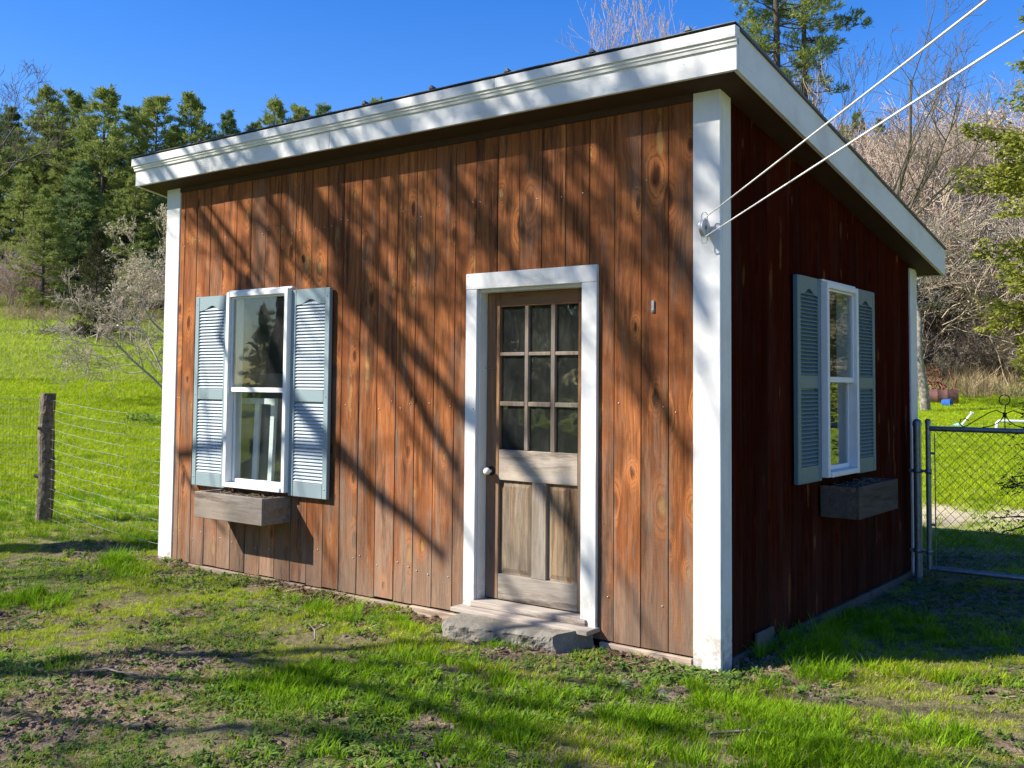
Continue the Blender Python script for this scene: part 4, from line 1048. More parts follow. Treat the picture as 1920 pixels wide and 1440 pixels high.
# tall open pine behind the shed's right gable
tm, cm = pine_mesh(31, 27, .48, 3.5, .58, .45, .12, nl=22, ll=.27)
p = at(1462, 722, 46); plant_tree('pine_tree', 'tall open crowned pine rising behind the right end of the roof', 'pine tree', (('trunk', tm), ('crown', cm)), p[0], p[1], 1.0, .9)
tm, cm = pine_mesh(32, 25, .46, 3.6, .66, .45, .30, mat='pine_blue', nl=22, ll=.27)
p = at(1515, 722, 47.5); plant_tree('pine_tree', 'second tall pine trunk with ragged limbs, right of the open crowned one', 'pine tree', (('trunk', tm), ('crown', cm)), p[0], p[1], 1.0, 3.9)
for u, vt, dp, var, lab in ((1612, 205, 74, 0, 'rounded pine on the hill showing just above the gable edge'), (1655, 215, 78, 3, 'darker pine right of the rounded one on the hill'), (1588, 225, 76, 1, 'pine tip on the hill closest to the gable edge')):
    p = at(u, 722, dp); gz = float(terrain(p[0], p[1])); sz = (at(u, vt, dp)[2]-gz)/16; tm, cm = PV[var]
    plant_tree('pine_tree', lab, 'pine tree', (('trunk', tm), ('crown', cm)), p[0], p[1], max(sz, .35), u % 6, 'pines on the hill at right', .1)

# ------------------------------------------------------------------ bare trees
def bare_at(name, label, u, dep, seed, H, r, group=None, mat='bark', v=None, sc=1.0, rz=0, **kw):
    me, out = bare_tree(seed, H, r, mat=mat, **kw); p = ghit(u, v) if v else at(u, 722, dep)
    o = obj(name, me, None); o.location = (p[0], p[1], float(terrain(p[0], p[1]))-.1); o.scale = (sc,)*3; o.rotation_euler = (0, 0, rz)
    tag(o, label, 'tree', group); return o, out
b = bare_at('bare_tree', 'dark leaning bare tree crossing the sky behind the cords', 1632, 37, 101, 19, .17, lean=(.16, .11, 1), maxlev=4, kids=(7, 6, 5, 3), bend=.15, spread=.9, rmin=.007)
bare_at('bare_tree', 'slender upright bare tree in the sky left of the leaning one', 1556, 50, 103, 17, .13, mat='twig', maxlev=4, kids=(12, 6, 4, 2), bend=.10, up=.2, spread=.45, rmin=.008)
bare_at('bare_tree', 'bare tree whose fine twig tips stand above the middle of the roof', 1095, 44, 104, 18.6, .2, mat='twig_red', maxlev=4, kids=(14, 6, 4, 3), bend=.10, up=.22, spread=.55, rmin=.007)
bare_at('bare_tree', 'bare tree reaching in at the far left of the sky', -105, 40, 105, 15, .12, maxlev=4, kids=(9, 6, 4, 3), bend=.16, spread=.8, rmin=.007)
# old fruit tree right behind the shed corner
bare_at('fruit_tree', 'old gnarled fruit tree with pale forked trunk behind the shed corner', 1737, 0, 111, 8.6, .18, mat='bark_pale', v=772, maxlev=5, kids=(9, 6, 5, 4, 3), bend=.24, up=.04, ratio=.68, spread=1.1, rmin=.006, lean=(.05, 0, 1))
bare_at('bare_tree', 'spreading grey bare tree among the hillside brush', 1850, 44, 112, 10.5, .16, mat='bark_pale', maxlev=5, kids=(9, 6, 5, 4, 2), bend=.2, ratio=.66, spread=1.0, rmin=.008)
for (u_, dp_, sd_, H_, mt_, lb_) in ((1700, 54, 131, 9.5, 'twig', 'tall pale bare tree behind the back corner of the roof'), (1775, 58, 132, 10.5, 'bark_pale', 'tall grey bare tree on the hill between roof corner and cedar'), (1845, 56, 133, 12, 'twig', 'pale bare tree on the hill behind the upper cedar sprays'), (1905, 60, 134, 13, 'bark_pale', 'rightmost tall bare tree on the hill behind the cedar'), (1730, 62, 135, 10, 'twig_red', 'tan budding tree highest on the hill')):
    bare_at('bare_tree', lb_, u_, dp_, sd_, H_, .14, mat=mt_, maxlev=4, kids=(12, 7, 5, 4), bend=.16, up=.12, ratio=.62, spread=.85, rmin=.010, group='bare trees on the hill')
# budding shrub left of the shed
me, out = bare_tree(121, 7.5, .07, mat='twig', maxlev=4, kids=(9, 6, 5, 3), bend=.20, up=.02, ratio=.66, spread=1.0, rmin=.006)
p = at(352, 722, 22); o = empty('budding_shrub', (p[0], p[1], float(terrain(p[0], p[1]))-.1)); tag(o, 'pale bare shrub with opening buds just left of the shed', 'shrub'); o.scale = (.82,)*3
obj('branches', me, None, o)
tips = np.concatenate([q[0][1:] for q in out if q[2] >= 3]); rg2 = np.random.default_rng(5); tips = tips[rg2.random(len(tips)) < .5]
Pn = np.repeat(tips, 2, 0)+rg2.normal(size=(len(tips)*2, 3))*.03; V, F = tri_leaves(Pn, rg2.normal(size=Pn.shape)+np.array([0, 0, .6]), rg2.uniform(.04, .10, len(Pn)), rg2.uniform(.012, .026, len(Pn)), rg2)
bm_ = npmesh('buds', V, F, 4); bm_.materials.append(M['bud']); k = obj('buds', bm_, None, o); k['kind'] = 'stuff'
for s_, ln in ((122, (-.42, -.25, .8)), (124, (-.30, -.20, 1.0))):
    me2, out2 = bare_tree(s_, 5.6, .045, lean=ln, mat='twig', maxlev=4, kids=(10, 6, 5, 3), bend=.2, up=.03, ratio=.62, spread=1.0, rmin=.006); k = obj('branches', me2, None, o)

# brush on the hillside at right and under the pines: a mass nobody could count
def shrub_mesh(seed, H, mat, buds=None):
    rgs = np.random.default_rng(seed); out = []
    for i in range(6):
        a = rgs.uniform(0, 6.28); l = rgs.uniform(.15, .6)
        grow(rgs, np.array([math.cos(a)*.15, math.sin(a)*.15, -.1]), nrm(np.array([math.cos(a)*l, math.sin(a)*l, 1])), H*rgs.uniform(.6, .9), .030, 0, out, 3, (7, 5, 3), .2, .05, .62, .95, 5, .009)
    me = branch_mesh('shrub', out, M[mat])
    if buds:
        t = np.concatenate([q[0][1:] for q in out if q[2] >= 2]); t = t[rgs.random(len(t)) < .6]
        V, F = tri_leaves(t+rgs.normal(size=t.shape)*.05, rgs.normal(size=t.shape), rgs.uniform(.06, .16, len(t)), rgs.uniform(.02, .05, len(t)), rgs)
        nv = len(me.vertices); co = np.zeros(nv*3, np.float32); me.vertices.foreach_get('co', co); li = np.zeros(len(me.loops), np.int32); me.loops.foreach_get('vertex_index', li)
        m2 = npmesh('shrub', np.concatenate([co.reshape(-1, 3), V]), np.concatenate([li.reshape(-1, 4), F+nv]), 4); m2.materials.append(M[mat]); m2.materials.append(M[buds])
        mi = np.zeros(len(m2.polygons), np.int32); mi[len(li)//4:] = 1; m2.polygons.foreach_set('material_index', mi); return m2
    return me
SH = [shrub_mesh(201, 5.0, 'brush_twig'), shrub_mesh(202, 4.2, 'brush_twig', 'bud_pink'), shrub_mesh(203, 5.6, 'twig_red'), shrub_mesh(204, 4.5, 'brush_twig', 'bud'), shrub_mesh(205, 5.0, 'twig')]
x, y = sector(620, -34, 48, 44, 82, rg); k = np.hypot(x-CAM[0], y-CAM[1]) > 44; n = len(x)
x3, y3 = sector(46, -34, 14, 41.5, 47, rg); x = np.concatenate([x, x3]); y = np.concatenate([y, y3]); n = len(x); sc = np.concatenate([rg.uniform(.9, 2.0, n-46), rg.uniform(.35, .75, 46)])
scatter('brush_thicket', SH, np.stack([x, y, terrain(x, y)-.1], 1), np.stack([rg.normal(size=n)*.15, rg.normal(size=n)*.15, rg.uniform(0, 6.28, n)], 1), np.repeat(sc[:, None], 3, 1), rg.integers(0, 5, n), 'stuff', 'grey and pinkish leafless brush covering the hillside behind the yard')
x, y = sector(170, -78, -44, 60, 76, rg); n = len(x)
scatter('woodland_understorey', SH, np.stack([x, y, terrain(x, y)-.1], 1), np.stack([rg.normal(size=n)*.15, rg.normal(size=n)*.15, rg.uniform(0, 6.28, n)], 1), np.repeat(rg.uniform(.3, .75, n)[:, None], 3, 1), rg.integers(0, 5, n), 'stuff', 'leafless undergrowth at the foot of the pines')
DG = [tuft('dead_stalks', 300+i, 40, 1.15, .35, .010, .45, 'straw', 0, .6) for i in range(3)]
x, y = sector(900, -34, 10, 40.5, 47, rg); n = len(x); k = rg.random(n) < .9
x2, y2 = sector(500, -78, -44, 53, 60, rg); x = np.concatenate([x, x2]); y = np.concatenate([y, y2]); n = len(x)
scatter('dead_grass', DG, np.stack([x, y, terrain(x, y)-.03], 1), np.stack([rg.normal(size=n)*.25, rg.normal(size=n)*.25, rg.uniform(0, 6.28, n)], 1), np.repeat(rg.uniform(.35, 1.0, n)[:, None], 3, 1), rg.integers(0, 3, n), 'stuff', 'tall straw coloured dead grass along the edges of the mown lawn')

# ------------------------------------------------------------------ cedar at the right edge, behind the gate
def cedar(seed, H, prof, mat, nl, ll, lw, dens):
    rgs = np.random.default_rng(seed); mb = MB(); mb.tube([(0, 0, -.2), (0.03, 0, H*.5), (0, .04, H)], [.11, .07, .012], 9)
    P0 = []; P1 = []; RA = []; C = []; CD = []; z = .35
    while z < H:
        for k in range(3):
            a = rgs.uniform(0, 6.283); Lb = prof(z, a)*rgs.uniform(.6, 1.12)
            if Lb < .15: continue
            el = rgs.normal(.05, .18); d = np.array([math.cos(a)*math.cos(el), math.sin(a)*math.cos(el), math.sin(el)]); side = np.array([-math.sin(a), math.cos(a), 0])
            p = np.array([0, 0, z]); n = max(4, int(Lb/.16))
            for i in range(n):
                q = p+nrm(d+np.array([0, 0, .25-.55*i/n])+rgs.normal(size=3)*.10)*Lb/n; P0.append(p); P1.append(q); RA.append(.016*(1-i/n)+.003)
                if i > n*.3:
                    for s_ in range(dens):
                        off = side*rgs.uniform(-1, 1)*.28*(1.15-i/n)+d*rgs.uniform(-.06, .12); off[2] += rgs.uniform(-.14, .05); C.append(q+off); CD.append(d*.7+side*np.sign(np.dot(off, side))*.7+np.array([0, 0, -.15]))
                p = q
        z += rgs.uniform(.07, .14)
    C = np.array(C); CD = np.array(CD); Pn = np.repeat(C, nl, 0)+rgs.normal(size=(len(C)*nl, 3))*np.array([.045, .045, .022]); Dn = nrm(np.repeat(CD, nl, 0)+rgs.normal(size=(len(C)*nl, 3))*np.array([.6, .6, .35]))
    V, F = tri_leaves(Pn, Dn, rgs.uniform(.6, 1.2, len(Pn))*ll, rgs.uniform(.6, 1.1, len(Pn))*lw, rgs); cm = npmesh('crown', V, F, 4); cm.materials.append(M[mat])
    BV, BF = seg_mesh(np.array(P0), np.array(P1), np.array(RA), np.array(RA)*.85, 3); tv = np.array(mb.v); tf = np.array([f for f in mb.f if len(f) == 4], int)
    tm = npmesh('trunk', np.concatenate([tv, BV]), np.concatenate([tf, BF+len(tv)]), 4, True); tm.materials.append(M['bark_pine']); return tm, cm
pc = at(2050, 722, 10.2)
tm, cm = cedar(401, 5.6, lambda z, a: (.95*math.exp(-((z-3.35)/1.15)**2)+.42+.55*max(0, math.cos(a+.3))), 'cedar', 24, .066, .014, 6)
plant_tree('cedar_tree', 'yellow green cedar with drooping sprays at the right edge', 'cedar tree', (('trunk', tm), ('crown', cm)), pc[0], pc[1], 1.0, .3)
ps = at(2010, 722, 9.6); tm, cm = cedar(402, 1.9, lambda z, a: .75*(1-z/2.2)+.1, 'hemlock', 14, .05, .007, 3)
plant_tree('spruce_tree', 'dark young spruce behind the gate at the right edge', 'spruce tree', (('trunk', tm), ('crown', cm)), ps[0], ps[1], 1.0, 1.1)

# ------------------------------------------------------------------ the big bare trees behind the camera that throw the branch shadows
LU = LDIR
TB = np.array([-9.35, -3.6])                            # foot of the near maple
def wall_pt(u, v): q = onY(u, v, 0.0); return q
def lift(q): return q - LU*(6.3 + max(0.0, (q[0]+6.0))*.62)
tz = float(terrain(*TB)); out = []
trunk = [np.array([TB[0]+a_, TB[1]+b_, tz+c_]) for a_, b_, c_ in ((0, 0, -.2), (.05, -.05, 2.5), (.15, -.2, 5.0), (.2, -.4, 7.4), (.15, -.6, 10.0), (.1, -.8, 14.0))]
out.append((np.array(trunk), np.array([.34, .27, .22, .17, .10, .03]), 0))
limbs = [([(564,356),(585,394),(612,429),(647,478),(682,540),(717,589),(758,648),(820,710),(862,770)], .085), ([(588,353),(612,394),(647,436),(699,499),(744,540),(786,617),(814,651),(860,720)], .032),
         ([(501,370),(526,408),(550,457),(580,520)], .05), ([(373,398),(401,436),(421,478),(453,523)], .055), ([(831,315),(856,346),(890,398),(930,455),(985,520)], .05), ([(1120,250),(1160,300),(1200,360),(1240,430),(1290,520),(1330,600)], .075),
         ([(640,520),(690,600),(746,680),(800,790),(857,880)], .075), ([(560,760),(640,850),(700,920),(760,970),(833,1045)], .06), ([(980,880),(1010,930),(1060,1000),(1120,1100)], .05), ([(1000,300),(1040,350),(1090,430),(1130,520),(1160,640),(1200,760)], .055),
         ([(330,850),(350,900),(420,1000)], .03), ([(700,330),(760,420),(830,560),(870,640)], .03), ([(1180,620),(1230,740),(1290,860)], .05), ([(420,640),(500,760),(560,880)], .035)]
rgt = np.random.default_rng(909)
for k in range(30):                                        # finer parallel branches
    u0 = 330+k*33+rgt.uniform(-18, 18); v0 = 365-.21*(u0-330)+rgt.uniform(0, 40); n_ = rgt.integers(5, 9); sl_u = rgt.uniform(30, 42); sl_v = rgt.uniform(40, 62)
    limbs.append(([(u0+sl_u*i+rgt.normal()*4, v0+sl_v*i+rgt.normal()*5) for i in range(n_)], rgt.uniform(.013, .036)))
THS = [0, 2.6, 5.2, 7.6, 10.2, 14.2]
limb_pts = []
for pl, r in limbs:
    r *= 1.05
    W3 = [wall_pt(u, v) for u, v in pl]
    if W3[0][2] > 2.55:                                   # a limb that comes down over the eave: lead it up past the roof, then to the trunk
        d0 = nrm(W3[0]-W3[min(2, len(W3)-1)]); up_ = W3[0]+d0*(4.6-W3[0][2])/max(d0[2], .3); W3 = [up_]+W3
        P3 = [lift(q) for q in W3]; h = min(max(P3[0][2]-.5-tz, 6.5), 13.5); root = np.array([np.interp(h, THS, [q[i] for q in trunk]) for i in range(3)]); lead = [root, (root+P3[0])*.5+np.array([0, 0, .5])]
    else:
        P3 = [lift(q) for q in W3]; near = min(limb_pts, key=lambda q: np.linalg.norm(q-P3[0])) if limb_pts else P3[0]; lead = [near, (near+P3[0])*.5+np.array([0, 0, .05])]
    limb_pts += P3[1:]; pts = np.array(lead+P3); rad = np.concatenate([[r*1.35, r*1.2], np.linspace(r*1.1, r*.5, len(P3))]); out.append((pts, rad, 1))
    for q, rr in zip(P3[2:], rad[4:]):
        if rgt.random() < .95:
            d = rgt.normal(size=3); d[2] = abs(d[2])*.7; grow(rgt, q, nrm(d), rgt.uniform(.6, 1.5), max(.012, rr*.3), 3, out, 4, (3, 4, 3), .22, .05, .6, .9, 4, .007)
for k in range(9):                                        # the rest of the crown
    i = rgt.integers(2, 5); root = trunk[i]+(trunk[i+1]-trunk[i])*rgt.random(); a = rgt.uniform(2.9, 3.9)
    grow(rgt, root, nrm(np.array([math.cos(a), math.sin(a), .5])), rgt.uniform(3, 5), .06, 1, out, 3, (5, 4), .18, .06, .6, .9, 5, .008)
org = np.array([TB[0], TB[1], tz]); out = [(a-org, r, l) for a, r, l in out]
o = obj('maple_tree', branch_mesh('maple_tree', out, M['bark']), None); o.location = org; tag(o, 'large bare maple outside the picture that throws branch shadows on the wall', 'tree')
for (tx, ty, seed, H, r, kids_, lab) in ((-6.7, -7.1, 501, 13, .14, (5, 4, 3), 'bare tree outside the picture whose trunk shades the near lawn'), (-5.0, -8.6, 503, 13, .15, (5, 4, 3), 'second bare tree outside the picture, beside the clothesline lawn'), (-15.6, -9.6, 505, 16, .34, (11, 7, 5), 'large bare tree outside the picture mirrored in the left window'), (-12.5, -14.3, 504, 15, .26, (9, 6, 4), 'farthest of the bare trees outside the picture behind the photographer')):
    me, _ = bare_tree(seed, H, r, maxlev=3, kids=kids_, bend=.13, spread=.9, rmin=.014); o = obj('bare_tree', me, None); o.location = (tx, ty, float(terrain(tx, ty))-.1); tag(o, lab, 'tree')
# wood behind the photographer, seen only mirrored in the panes
xb, yb = [], []
for a_ in np.arange(100, 268, 5.0):
    for rr_ in ((44, 52) if not 206 < a_ < 238 else (19, 23, 27, 44)):
        b_ = math.radians(a_+rgt.uniform(-2, 2)); q_ = rr_+rgt.uniform(-4, 4); xb.append(CAM[0]+math.sin(b_)*q_); yb.append(CAM[1]+math.cos(b_)*q_)
xb = np.array(xb); yb = np.array(yb); n = len(xb)
scatter('wood_behind', [PV[i][1] for i in range(4)], np.stack([xb, yb, terrain(xb, yb)-.1], 1), np.stack([xb*0, xb*0, rg.uniform(0, 6.28, n)], 1), np.repeat((rg.uniform(.5, .8, n)*np.where(np.hypot(xb-CAM[0], yb-CAM[1]) < 35, .75, 1)*np.where((np.degrees(np.arctan2(xb-CAM[0], yb-CAM[1])) % 360 > 238) & (np.degrees(np.arctan2(xb-CAM[0], yb-CAM[1])) % 360 < 258), .48, 1))[:, None], 3, 1), rg.integers(0, 4, n), 'stuff', 'dark wood on the far side of the yard, mirrored in the panes')
# ------------------------------------------------------------------ fence, gate and yard things
fx, fy = -7.56, .32; fz = float(ground_z(fx, fy))
o = empty('fence_post', (fx, fy, fz)); tag(o, 'rough round log fence post with bark standing in the lawn at left', 'fence post')
rgp = np.random.default_rng(12); n, k = 18, 44; vs = []; Hp = 1.30
for i in range(k+1):
    z = -.25+(Hp+.25)*i/k
    for j in range(n):
        a = 2*math.pi*j/n; r = .076*(1.06-.10*i/k)*(1+.20*(float(fbm(j*.9, z*14, 5, 3))-.5)+.12*(float(fbm(j*2.5, z*5, 9, 2))-.5))
        if i == k: r *= .96
        vs.append((r*math.cos(a)+.055*(z/Hp)+.012*math.sin(z*5), r*math.sin(a)+.01*math.sin(z*4), z))
mb = MB(); mb.add(vs, [(i*n+j, i*n+(j+1) % n, (i+1)*n+(j+1) % n, (i+1)*n+j) for i in range(k) for j in range(n)], False); mb.build('trunk', M['log'], o)
mb = MB(); mb.add(vs[-n:], [tuple(range(n))]); t = mb.build('sawn_top', M['log_end'], o); t.location = (0, 0, .002)
for z, a, l in ((1.08, -.9, .05), (.93, -1.6, .04), (.62, .3, .045), (.45, -2.2, .04), (.3, .5, .05), (.72, -2.6, .03)):
    mb = MB(); c = np.array([.055*z/Hp, 0, z]); d = np.array([math.cos(a), math.sin(a), .25]); mb.tube([c+d*.05, c+d*(.066+l*.5), c+d*(.066+l)], [.026, .020, .013], 8); mb.build('branch_stub', M['log'], o)
def fence_span(A, B, hs, nv, rw, label, mat, sag=.02, rv=None):
    A = np.array(A); B = np.array(B); mb = MB(); rgf = np.random.default_rng(3)
    for h in hs:
        pts = []
        for t in np.linspace(0, 1, 13):
            q = A+(B-A)*t; q = q+np.array([0, 0, h-sag*4*t*(1-t)+rgf.normal()*.003]); pts.append(q-A)
        mb.tube(pts, rw, 5, False)
    for i in range(nv):
        t = (i+.5)/nv; q = (B-A)*t; s = sag*4*t*(1-t); mb.tube([q+np.array([rgf.normal()*.004, 0, h-s]) for h in (hs[0], hs[len(hs)//2], hs[-1])], rv or rw*.7, 4, False)
    o = mb.build('wire_fence', M[mat], None, tuple(A)); tag(o, label, 'wire fence'); return o
fence_span((-W-.012, .05, -.08), (fx+.08, fy, fz), [.06+.098*i for i in range(13)], 15, .0013, 'welded wire fence between the log post and the shed', 'wire', .03, .0011)
fence_span((fx-.07, fy, fz), (-11.2, .72, fz), [.05+.10*i for i in range(13)], 40, .0017, 'wire mesh fence running out of the picture left of the log post', 'wire_dark', .02, .0014)
# gate post and chain link gate
gp = empty('gate_post', (.070, 3.425, -.06)); tag(gp, 'grey steel gate post against the back corner of the shed', 'gate post')
mb = MB(); mb.tube([(0, 0, -.3), (0, 0, 1.205)], .031, 20); mb.build('post', M['galv'], gp)
mb = MB(); mb.lathe([(.035, 0), (.035, .025), (.031, .042), (.018, .056), (.0005, .060)], (0, 0, 1.200), 20); mb.build('cap', M['galv'], gp)
for z in (.215, .845):
    mb = MB(); mb.lathe([(.032, -.016), (.038, -.014), (.038, .014), (.032, .016)], (0, 0, z), 20); mb.box(.036, .085, -.012, .012, z-.010, z+.010, .003); mb.box(-.066, -.034, -.008, .008, z-.013, z+.013, .003); mb.build('hinge', M['galv'], gp)
gt = empty('chain_link_gate', (.160, 3.40, .03)); tag(gt, 'grey chain link gate with scroll ornament on its top rail', 'gate')
GW, GH = 1.12, 1.095
mb = MB(); mb.tube([(0, 0, -.01), (0, 0, GH+.045)], .0205, 16); mb.lathe([(.024, 0), (.024, .02), (.016, .034), (.0005, .038)], (0, 0, GH+.040), 16); mb.build('upright', M['galv'], gt)
mb = MB(); mb.tube([(GW, 0, -.01), (GW, 0, GH+.045)], .0205, 16); mb.build('upright', M['galv'], gt)
mb = MB(); mb.tube([(.02, 0, GH), (GW-.02, 0, GH)], .0205, 16); mb.build('rail', M['galv'], gt); mb = MB(); mb.tube([(.02, 0, 0), (GW-.02, 0, 0)], .0205, 16); mb.build('rail', M['galv'], gt)
mb = MB(); mb.box(.046, .052, -.006, .006, .02, GH-.04); mb.build('tension_bar', M['galv'], gt)
for z in (.34, .90): mb = MB(); mb.box(.018, .054, -.008, .008, z-.010, z+.010, .003); mb.build('bracket', M['galv'], gt)
for z in (.125, .755): mb = MB(); mb.lathe([(.021, -.018), (.026, -.016), (.026, .016), (.021, .018)], (0, 0, z), 16); mb.box(-.045, -.020, -.010, .010, z-.008, z+.008, .003); mb.build('hinge_collar', M['galv'], gt)
# chain link: zig-zag wires woven side by side
mb = MB(); pit = .074; rows = int(GH/(pit*.98)); nz = 0; xw = .050; pz_ = (GH-.02)/(2*round(GH/pit/1.0))*1.0
step = (GH-.03)/28
while xw < GW-.05:
    pts = [np.array([xw+(pit/2 if i % 2 else 0), .003*(1 if i % 2 else -1), .015+i*step]) for i in range(29)]; mb.tube(pts, .0024, 4, False, False)
    xw += pit/2*1.0
    pts = [np.array([xw+(0 if i % 2 else pit/2), -.003*(1 if i % 2 else -1), .015+i*step]) for i in range(29)]; mb.tube(pts, .0024, 4, False, False)
    xw += pit/2*1.0
c = mb.build('chain_link_mesh', M['wire_dark'], gt); c['kind'] = 'stuff'
# scroll ornament
mb = MB(); cx = .56
def arc(c, r, a0, a1, n=16): return [np.array([c[0]+r*math.cos(a), 0, c[1]+r*math.sin(a)]) for a in np.linspace(a0, a1, n)]
mb.tube(arc((cx, GH+.235), .038, -1.3, 4.45, 20), .0042, 6); mb.tube([(cx+.008, 0, GH+.2), (cx, 0, GH+.13), (cx, 0, GH+.02)], .0042, 6); mb.tube([(cx, 0, GH+.10), (cx, 0, GH+.14)], .014, 8)
for s in (-1, 1):
    pts = [np.array([cx+s*x_, 0, GH+z_]) for x_, z_ in ((.005, .13), (.06, .155), (.11, .135), (.19, .085), (.27, .03), (.30, .022), (.325, .045), (.315, .078), (.28, .085), (.255, .07))]; mb.tube(pts, .0042, 6)
    pts = [np.array([cx+s*x_, 0, GH+z_]) for x_, z_ in ((.005, .115), (.03, .075), (.07, .045), (.12, .028), (.16, .022))]; mb.tube(pts, .0042, 6)
mb.build('scroll', M['black_iron'], gt)

# rusty barrel, blue bucket, rusty coil
p = ghit(1767, 757); dep = float(np.dot(p-CAM, _f)); L_ = 53/FPX*dep*1.0; rad = 27/FPX*dep*.5
axd = nrm(np.array([RT[0], RT[1], 0])*.97-np.array([_f[0], _f[1], 0])*.30); ang = math.atan2(axd[1], axd[0]); gz = float(terrain(p[0], p[1]))
o = empty('oil_barrel', (p[0], p[1], gz), ang); tag(o, 'rusty maroon oil barrel lying on its side at the lawn edge', 'barrel')
h = L_/2; mb = MB(); prof = [(rad*.97, -h), (rad, -h+.01)]
for c_ in (-h*.36, h*.30): prof += [(rad, c_-.03), (rad*1.045, c_-.012), (rad*1.045, c_+.012), (rad, c_+.03)]
prof += [(rad, h-.01), (rad*.98, h), (rad*.93, h), (rad*.93, -h+.03), (.001, -h+.03)]
mb.lathe(prof, (0, 0, rad*.96), 28, 'x'); mb.build('shell', M['barrel'], o); mb = MB(); mb.lathe([(.001, -h+.012), (rad*.96, -h+.010)], (0, 0, rad*.96), 28, 'x'); mb.build('end_disc', M['barrel'], o)
q = ghit(1772, 762); gz2 = float(terrain(q[0], q[1])); o2 = empty('bucket', (q[0]-_f[0]*.15, q[1]-_f[1]*.15, gz2), ang-.5); tag(o2, 'blue plastic bucket tipped over in front of the barrel', 'bucket')
mb = MB(); rb = 7/FPX*dep; mb.lathe([(.001, -rb*1.2), (rb*.78, -rb*1.2), (rb, rb*1.1), (rb*1.08, rb*1.1), (rb*1.08, rb*1.2), (rb*.96, rb*1.2), (rb*.74, -rb*1.1), (.001, -rb*1.1)], (0, 0, rb), 20, 'x'); mb.build('shell', M['blue_plastic'], o2)
mb = MB(); mb.tube([(rb*1.15, rb*1.05*math.cos(a), rb*.15+rb*.9*math.sin(a)*.3) for a in np.linspace(0, math.pi, 10)], .006, 6); mb.build('handle', M['galv'], o2)
o = empty('wire_coil', (p[0]+_f[0]*.55, p[1]+_f[1]*.55, float(terrain(p[0]+_f[0]*.55, p[1]+_f[1]*.55)))); tag(o, 'tangle of rusty wire and scrap heaped behind the barrel', 'scrap heap')
mb = MB(); rgc = np.random.default_rng(6)
for i in range(16):
    c = np.array([rgc.normal()*.22, rgc.normal()*.1, rgc.uniform(.35, 1.25)]); e = nrm(rgc.normal(size=3)); g_ = nrm(np.cross(e, rgc.normal(size=3))); r_ = rgc.uniform(.10, .24)
    mb.tube([c+(e*math.cos(a)+g_*math.sin(a))*r_ for a in np.linspace(0, rgc.uniform(4, 6.5), 14)], .018, 5)
mb.build('wire', M['rust'], o); mb = MB()
for i in range(12): c = np.array([rgc.normal()*.3, rgc.normal()*.12, 0]); mb.tube([c, c+np.array([rgc.normal()*.2, 0, rgc.uniform(.4, .95)])], .022, 5)
mb.build('scrap_rods', M['rust'], o)
# shovel lying in the lawn, white pipe frame
p = ghit(1796, 800); o = empty('toy_shovel', (p[0], p[1], float(terrain(p[0], p[1])))); tag(o, 'pale cyan plastic scoop with white handle lying on the lawn', 'shovel')
dp = float(np.dot(p-CAM, _f)); s = dp/FPX; rr = np.array([RT[0], RT[1], 0])
mb = MB(); n = 16; vs = [(0, 0, .10)]
for j in range(n): a = 2*math.pi*j/n; vs.append(tuple(rr*math.cos(a)*13*s+np.array([-rr[1], rr[0], 0])*math.sin(a)*11*s+np.array([0, 0, .03])))
mb.add(vs, [(0, 1+j, 1+(j+1) % n) for j in range(n)], True); mb.build('blade', M['cyan_plastic'], o); mb = MB(); mb.tube([rr*8*s+np.array([0, 0, .06]), rr*27*s+np.array([0, 0, 26*s])], .025, 8); mb.tube([rr*24*s+np.array([0, 0, 27*s]), rr*30*s+np.array([0, 0, 25*s])], .025, 8); mb.build('handle', M['white_plastic'], o)
p = ghit(1868, 806); dp = float(np.dot(p-CAM, _f)); s = dp/FPX; o = empty('pipe_frame', (p[0], p[1], float(terrain(p[0], p[1])))); tag(o, 'white plastic pipe frame standing in the lawn behind the gate', 'pipe frame')
mb = MB(); mb.tube([(0, 0, -.05), rr*1.5*s+np.array([0, 0, 12*s]), rr*5*s+np.array([0, 0, 15.5*s]), rr*12*s+np.array([0, 0, 16*s]), rr*95*s+np.array([0, 0, 15*s])], 3.2*s, 10); mb.build('bar', M['white_plastic'], o)
mb = MB(); mb.tube([rr*95*s+np.array([0, 0, 15*s]), rr*99*s+np.array([0, 0, 12*s]), rr*101*s+np.array([0, 0, -.05])], 3.2*s, 10); mb.build('leg', M['white_plastic'], o)
# meadow: brush pile, dark stump, sawhorse
p = ghit(100, 634); o = obj('brush_pile', None or MB().mesh('x'), None) if False else empty('brush_pile', (p[0], p[1], float(terrain(p[0], p[1])))); tag(o, 'pile of pale cut twigs at the meadow edge', 'brush pile')
rgb_ = np.random.default_rng(3); P0 = rgb_.normal(size=(160, 3))*np.array([.9, .5, .15])+np.array([0, 0, .15]); P0[:, 2] = np.abs(P0[:, 2]); Dd = nrm(rgb_.normal(size=(160, 3))*np.array([1, .7, .25])+np.array([.5, .3, .25])); V, F = seg_mesh(P0, P0+Dd*rgb_.uniform(.4, 1.5, (160, 1)), np.full(160, .014), np.full(160, .006))
me = npmesh('twigs', V, F, 4); me.materials.append(M['twig']); k = obj('twigs', me, None, o); k['kind'] = 'stuff'
p = ghit(155, 642); o = empty('tree_stump', (p[0], p[1], float(terrain(p[0], p[1])))); tag(o, 'dark broken stump left of the small spruce', 'stump')
mb = MB(); n, k = 12, 6; vs = []
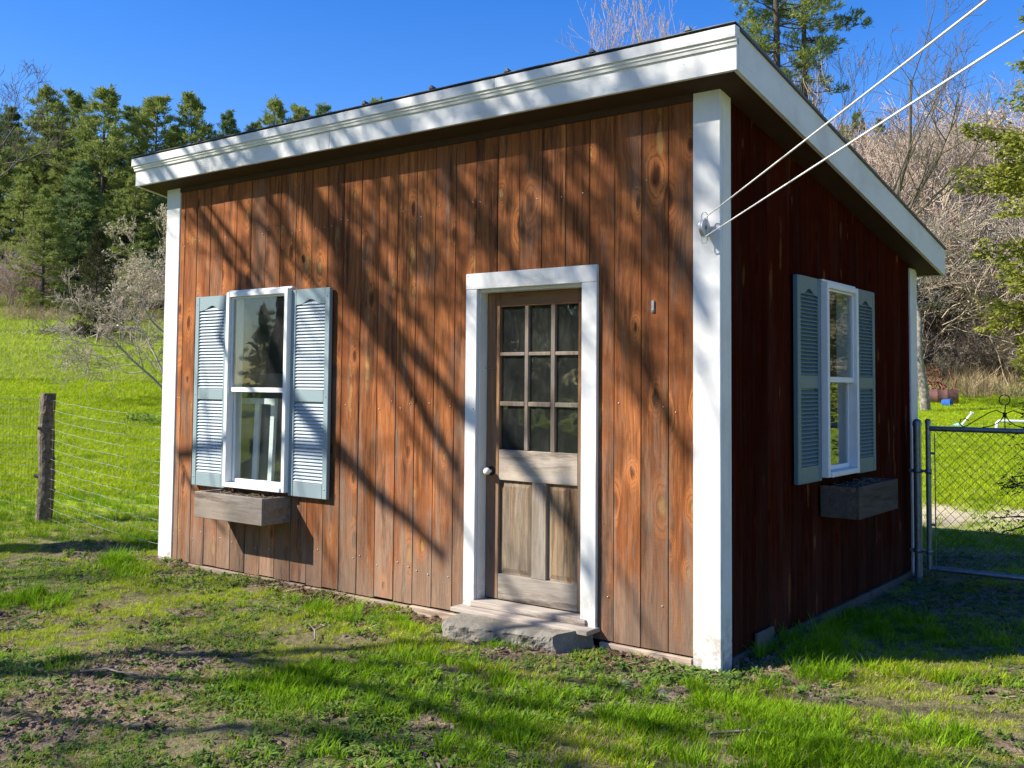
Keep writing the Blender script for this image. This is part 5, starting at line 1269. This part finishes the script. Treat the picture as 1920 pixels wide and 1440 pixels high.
for i in range(k+1):
    for j in range(n): a = 2*math.pi*j/n; r_ = (.34-.10*i/k)*(1+.5*(float(fbm(j*1.3, i*1.1, 8, 2))-.5)); vs.append((r_*1.5*math.cos(a), r_*math.sin(a), -.1+(.62+.35*float(vnoise(j*1.7, 0, 4)))*i/k))
mb.add(vs, [(i*n+j, i*n+(j+1) % n, (i+1)*n+(j+1) % n, (i+1)*n+j) for i in range(k) for j in range(n)]+[tuple(range(k*n, k*n+n))]); mb.build('wood', M['bark_pine'], o)
p = ghit(215, 652); o = empty('sawhorse', (p[0], p[1], float(terrain(p[0], p[1]))), .9); tag(o, 'small weathered sawhorse standing near the bare shrub', 'sawhorse')
mb = MB(); mb.box(-.7, .7, -.06, .06, .62, .74, .01); mb.build('beam', M['tan_plank'], o)
for sx in (-.55, .55):
    for sy in (-1, 1): mb = MB(); mb.tube([(sx, sy*.05, .66), (sx*1.12, sy*.30, -.03)], .04, 6); mb.build('leg', M['tan_plank'], o)
# leafy weed clump by the wire fence and the half-buried stone in the lawn
p = ghit(278, 792); o = empty('weed_clump', (p[0], p[1], float(ground_z(p[0], p[1])))); tag(o, 'dark leafy weed clump behind the wire fence by the shed', 'weeds')
for i in range(9):
    a = i*2.4; r_ = .12*math.sqrt(i); k = obj('leaf_rosette', TUFTS[8+i % 3], None, o); k.location = (r_*math.cos(a)*1.6, r_*math.sin(a), 0); k.scale = (4.2, 4.2, 5.5); k.rotation_euler = (0, 0, a)
def flat_stone(u, v, rx, ry, h, label, seed):
    p = ghit(u, v); mb = MB(); n, k = 14, 5; vs = []
    for i in range(k+1):
        for j in range(n): a = 2*math.pi*j/n; t = i/k; q = (1-t**3)*(1+.3*(float(vnoise(j*.8, seed, 4))-.5)); vs.append((rx*q*math.cos(a), ry*q*math.sin(a), -.03+h*t))
    mb.add(vs, [(i*n+j, i*n+(j+1) % n, (i+1)*n+(j+1) % n, (i+1)*n+j) for i in range(k) for j in range(n)], True); o = mb.build('flat_stone', M['stone'], None, (p[0], p[1], float(ground_z(p[0], p[1])))); o.rotation_euler = (0, 0, -.6); tag(o, label, 'stone')
flat_stone(1172, 1282, .075, .05, .055, 'small pale stone half buried in the lawn right of the step', 1)
flat_stone(1245, 1300, .12, .05, .045, 'long flat stone in the lawn near the corner post', 2)
def stick(u, v, l, a, label):
    p = ghit(u, v); mb = MB(); d = np.array([math.cos(a), math.sin(a), 0]); q = np.array([-d[1], d[0], 0])
    mb.tube([d*0, d*l*.4+q*.03+np.array([0, 0, .02]), d*l*.7-q*.01+np.array([0, 0, .025]), d*l+q*.04+np.array([0, 0, .01])], [.006, .005, .004, .002], 5); mb.tube([d*l*.4+q*.03+np.array([0, 0, .02]), d*l*.55+q*l*.22+np.array([0, 0, .05])], [.004, .0015], 5)
    o = mb.build('stick', M['bark_pale'], None, (p[0], p[1], float(ground_z(p[0], p[1]))+.025)); tag(o, label, 'stick')
stick(1330, 1385, .42, .4, 'thin fallen stick in the grass below the corner post'); stick(590, 1215, .34, 2.2, 'thin pale forked stick in the grass left of the step'); stick(150, 1280, .35, .3, 'curved twig over a dirt patch in the left foreground')
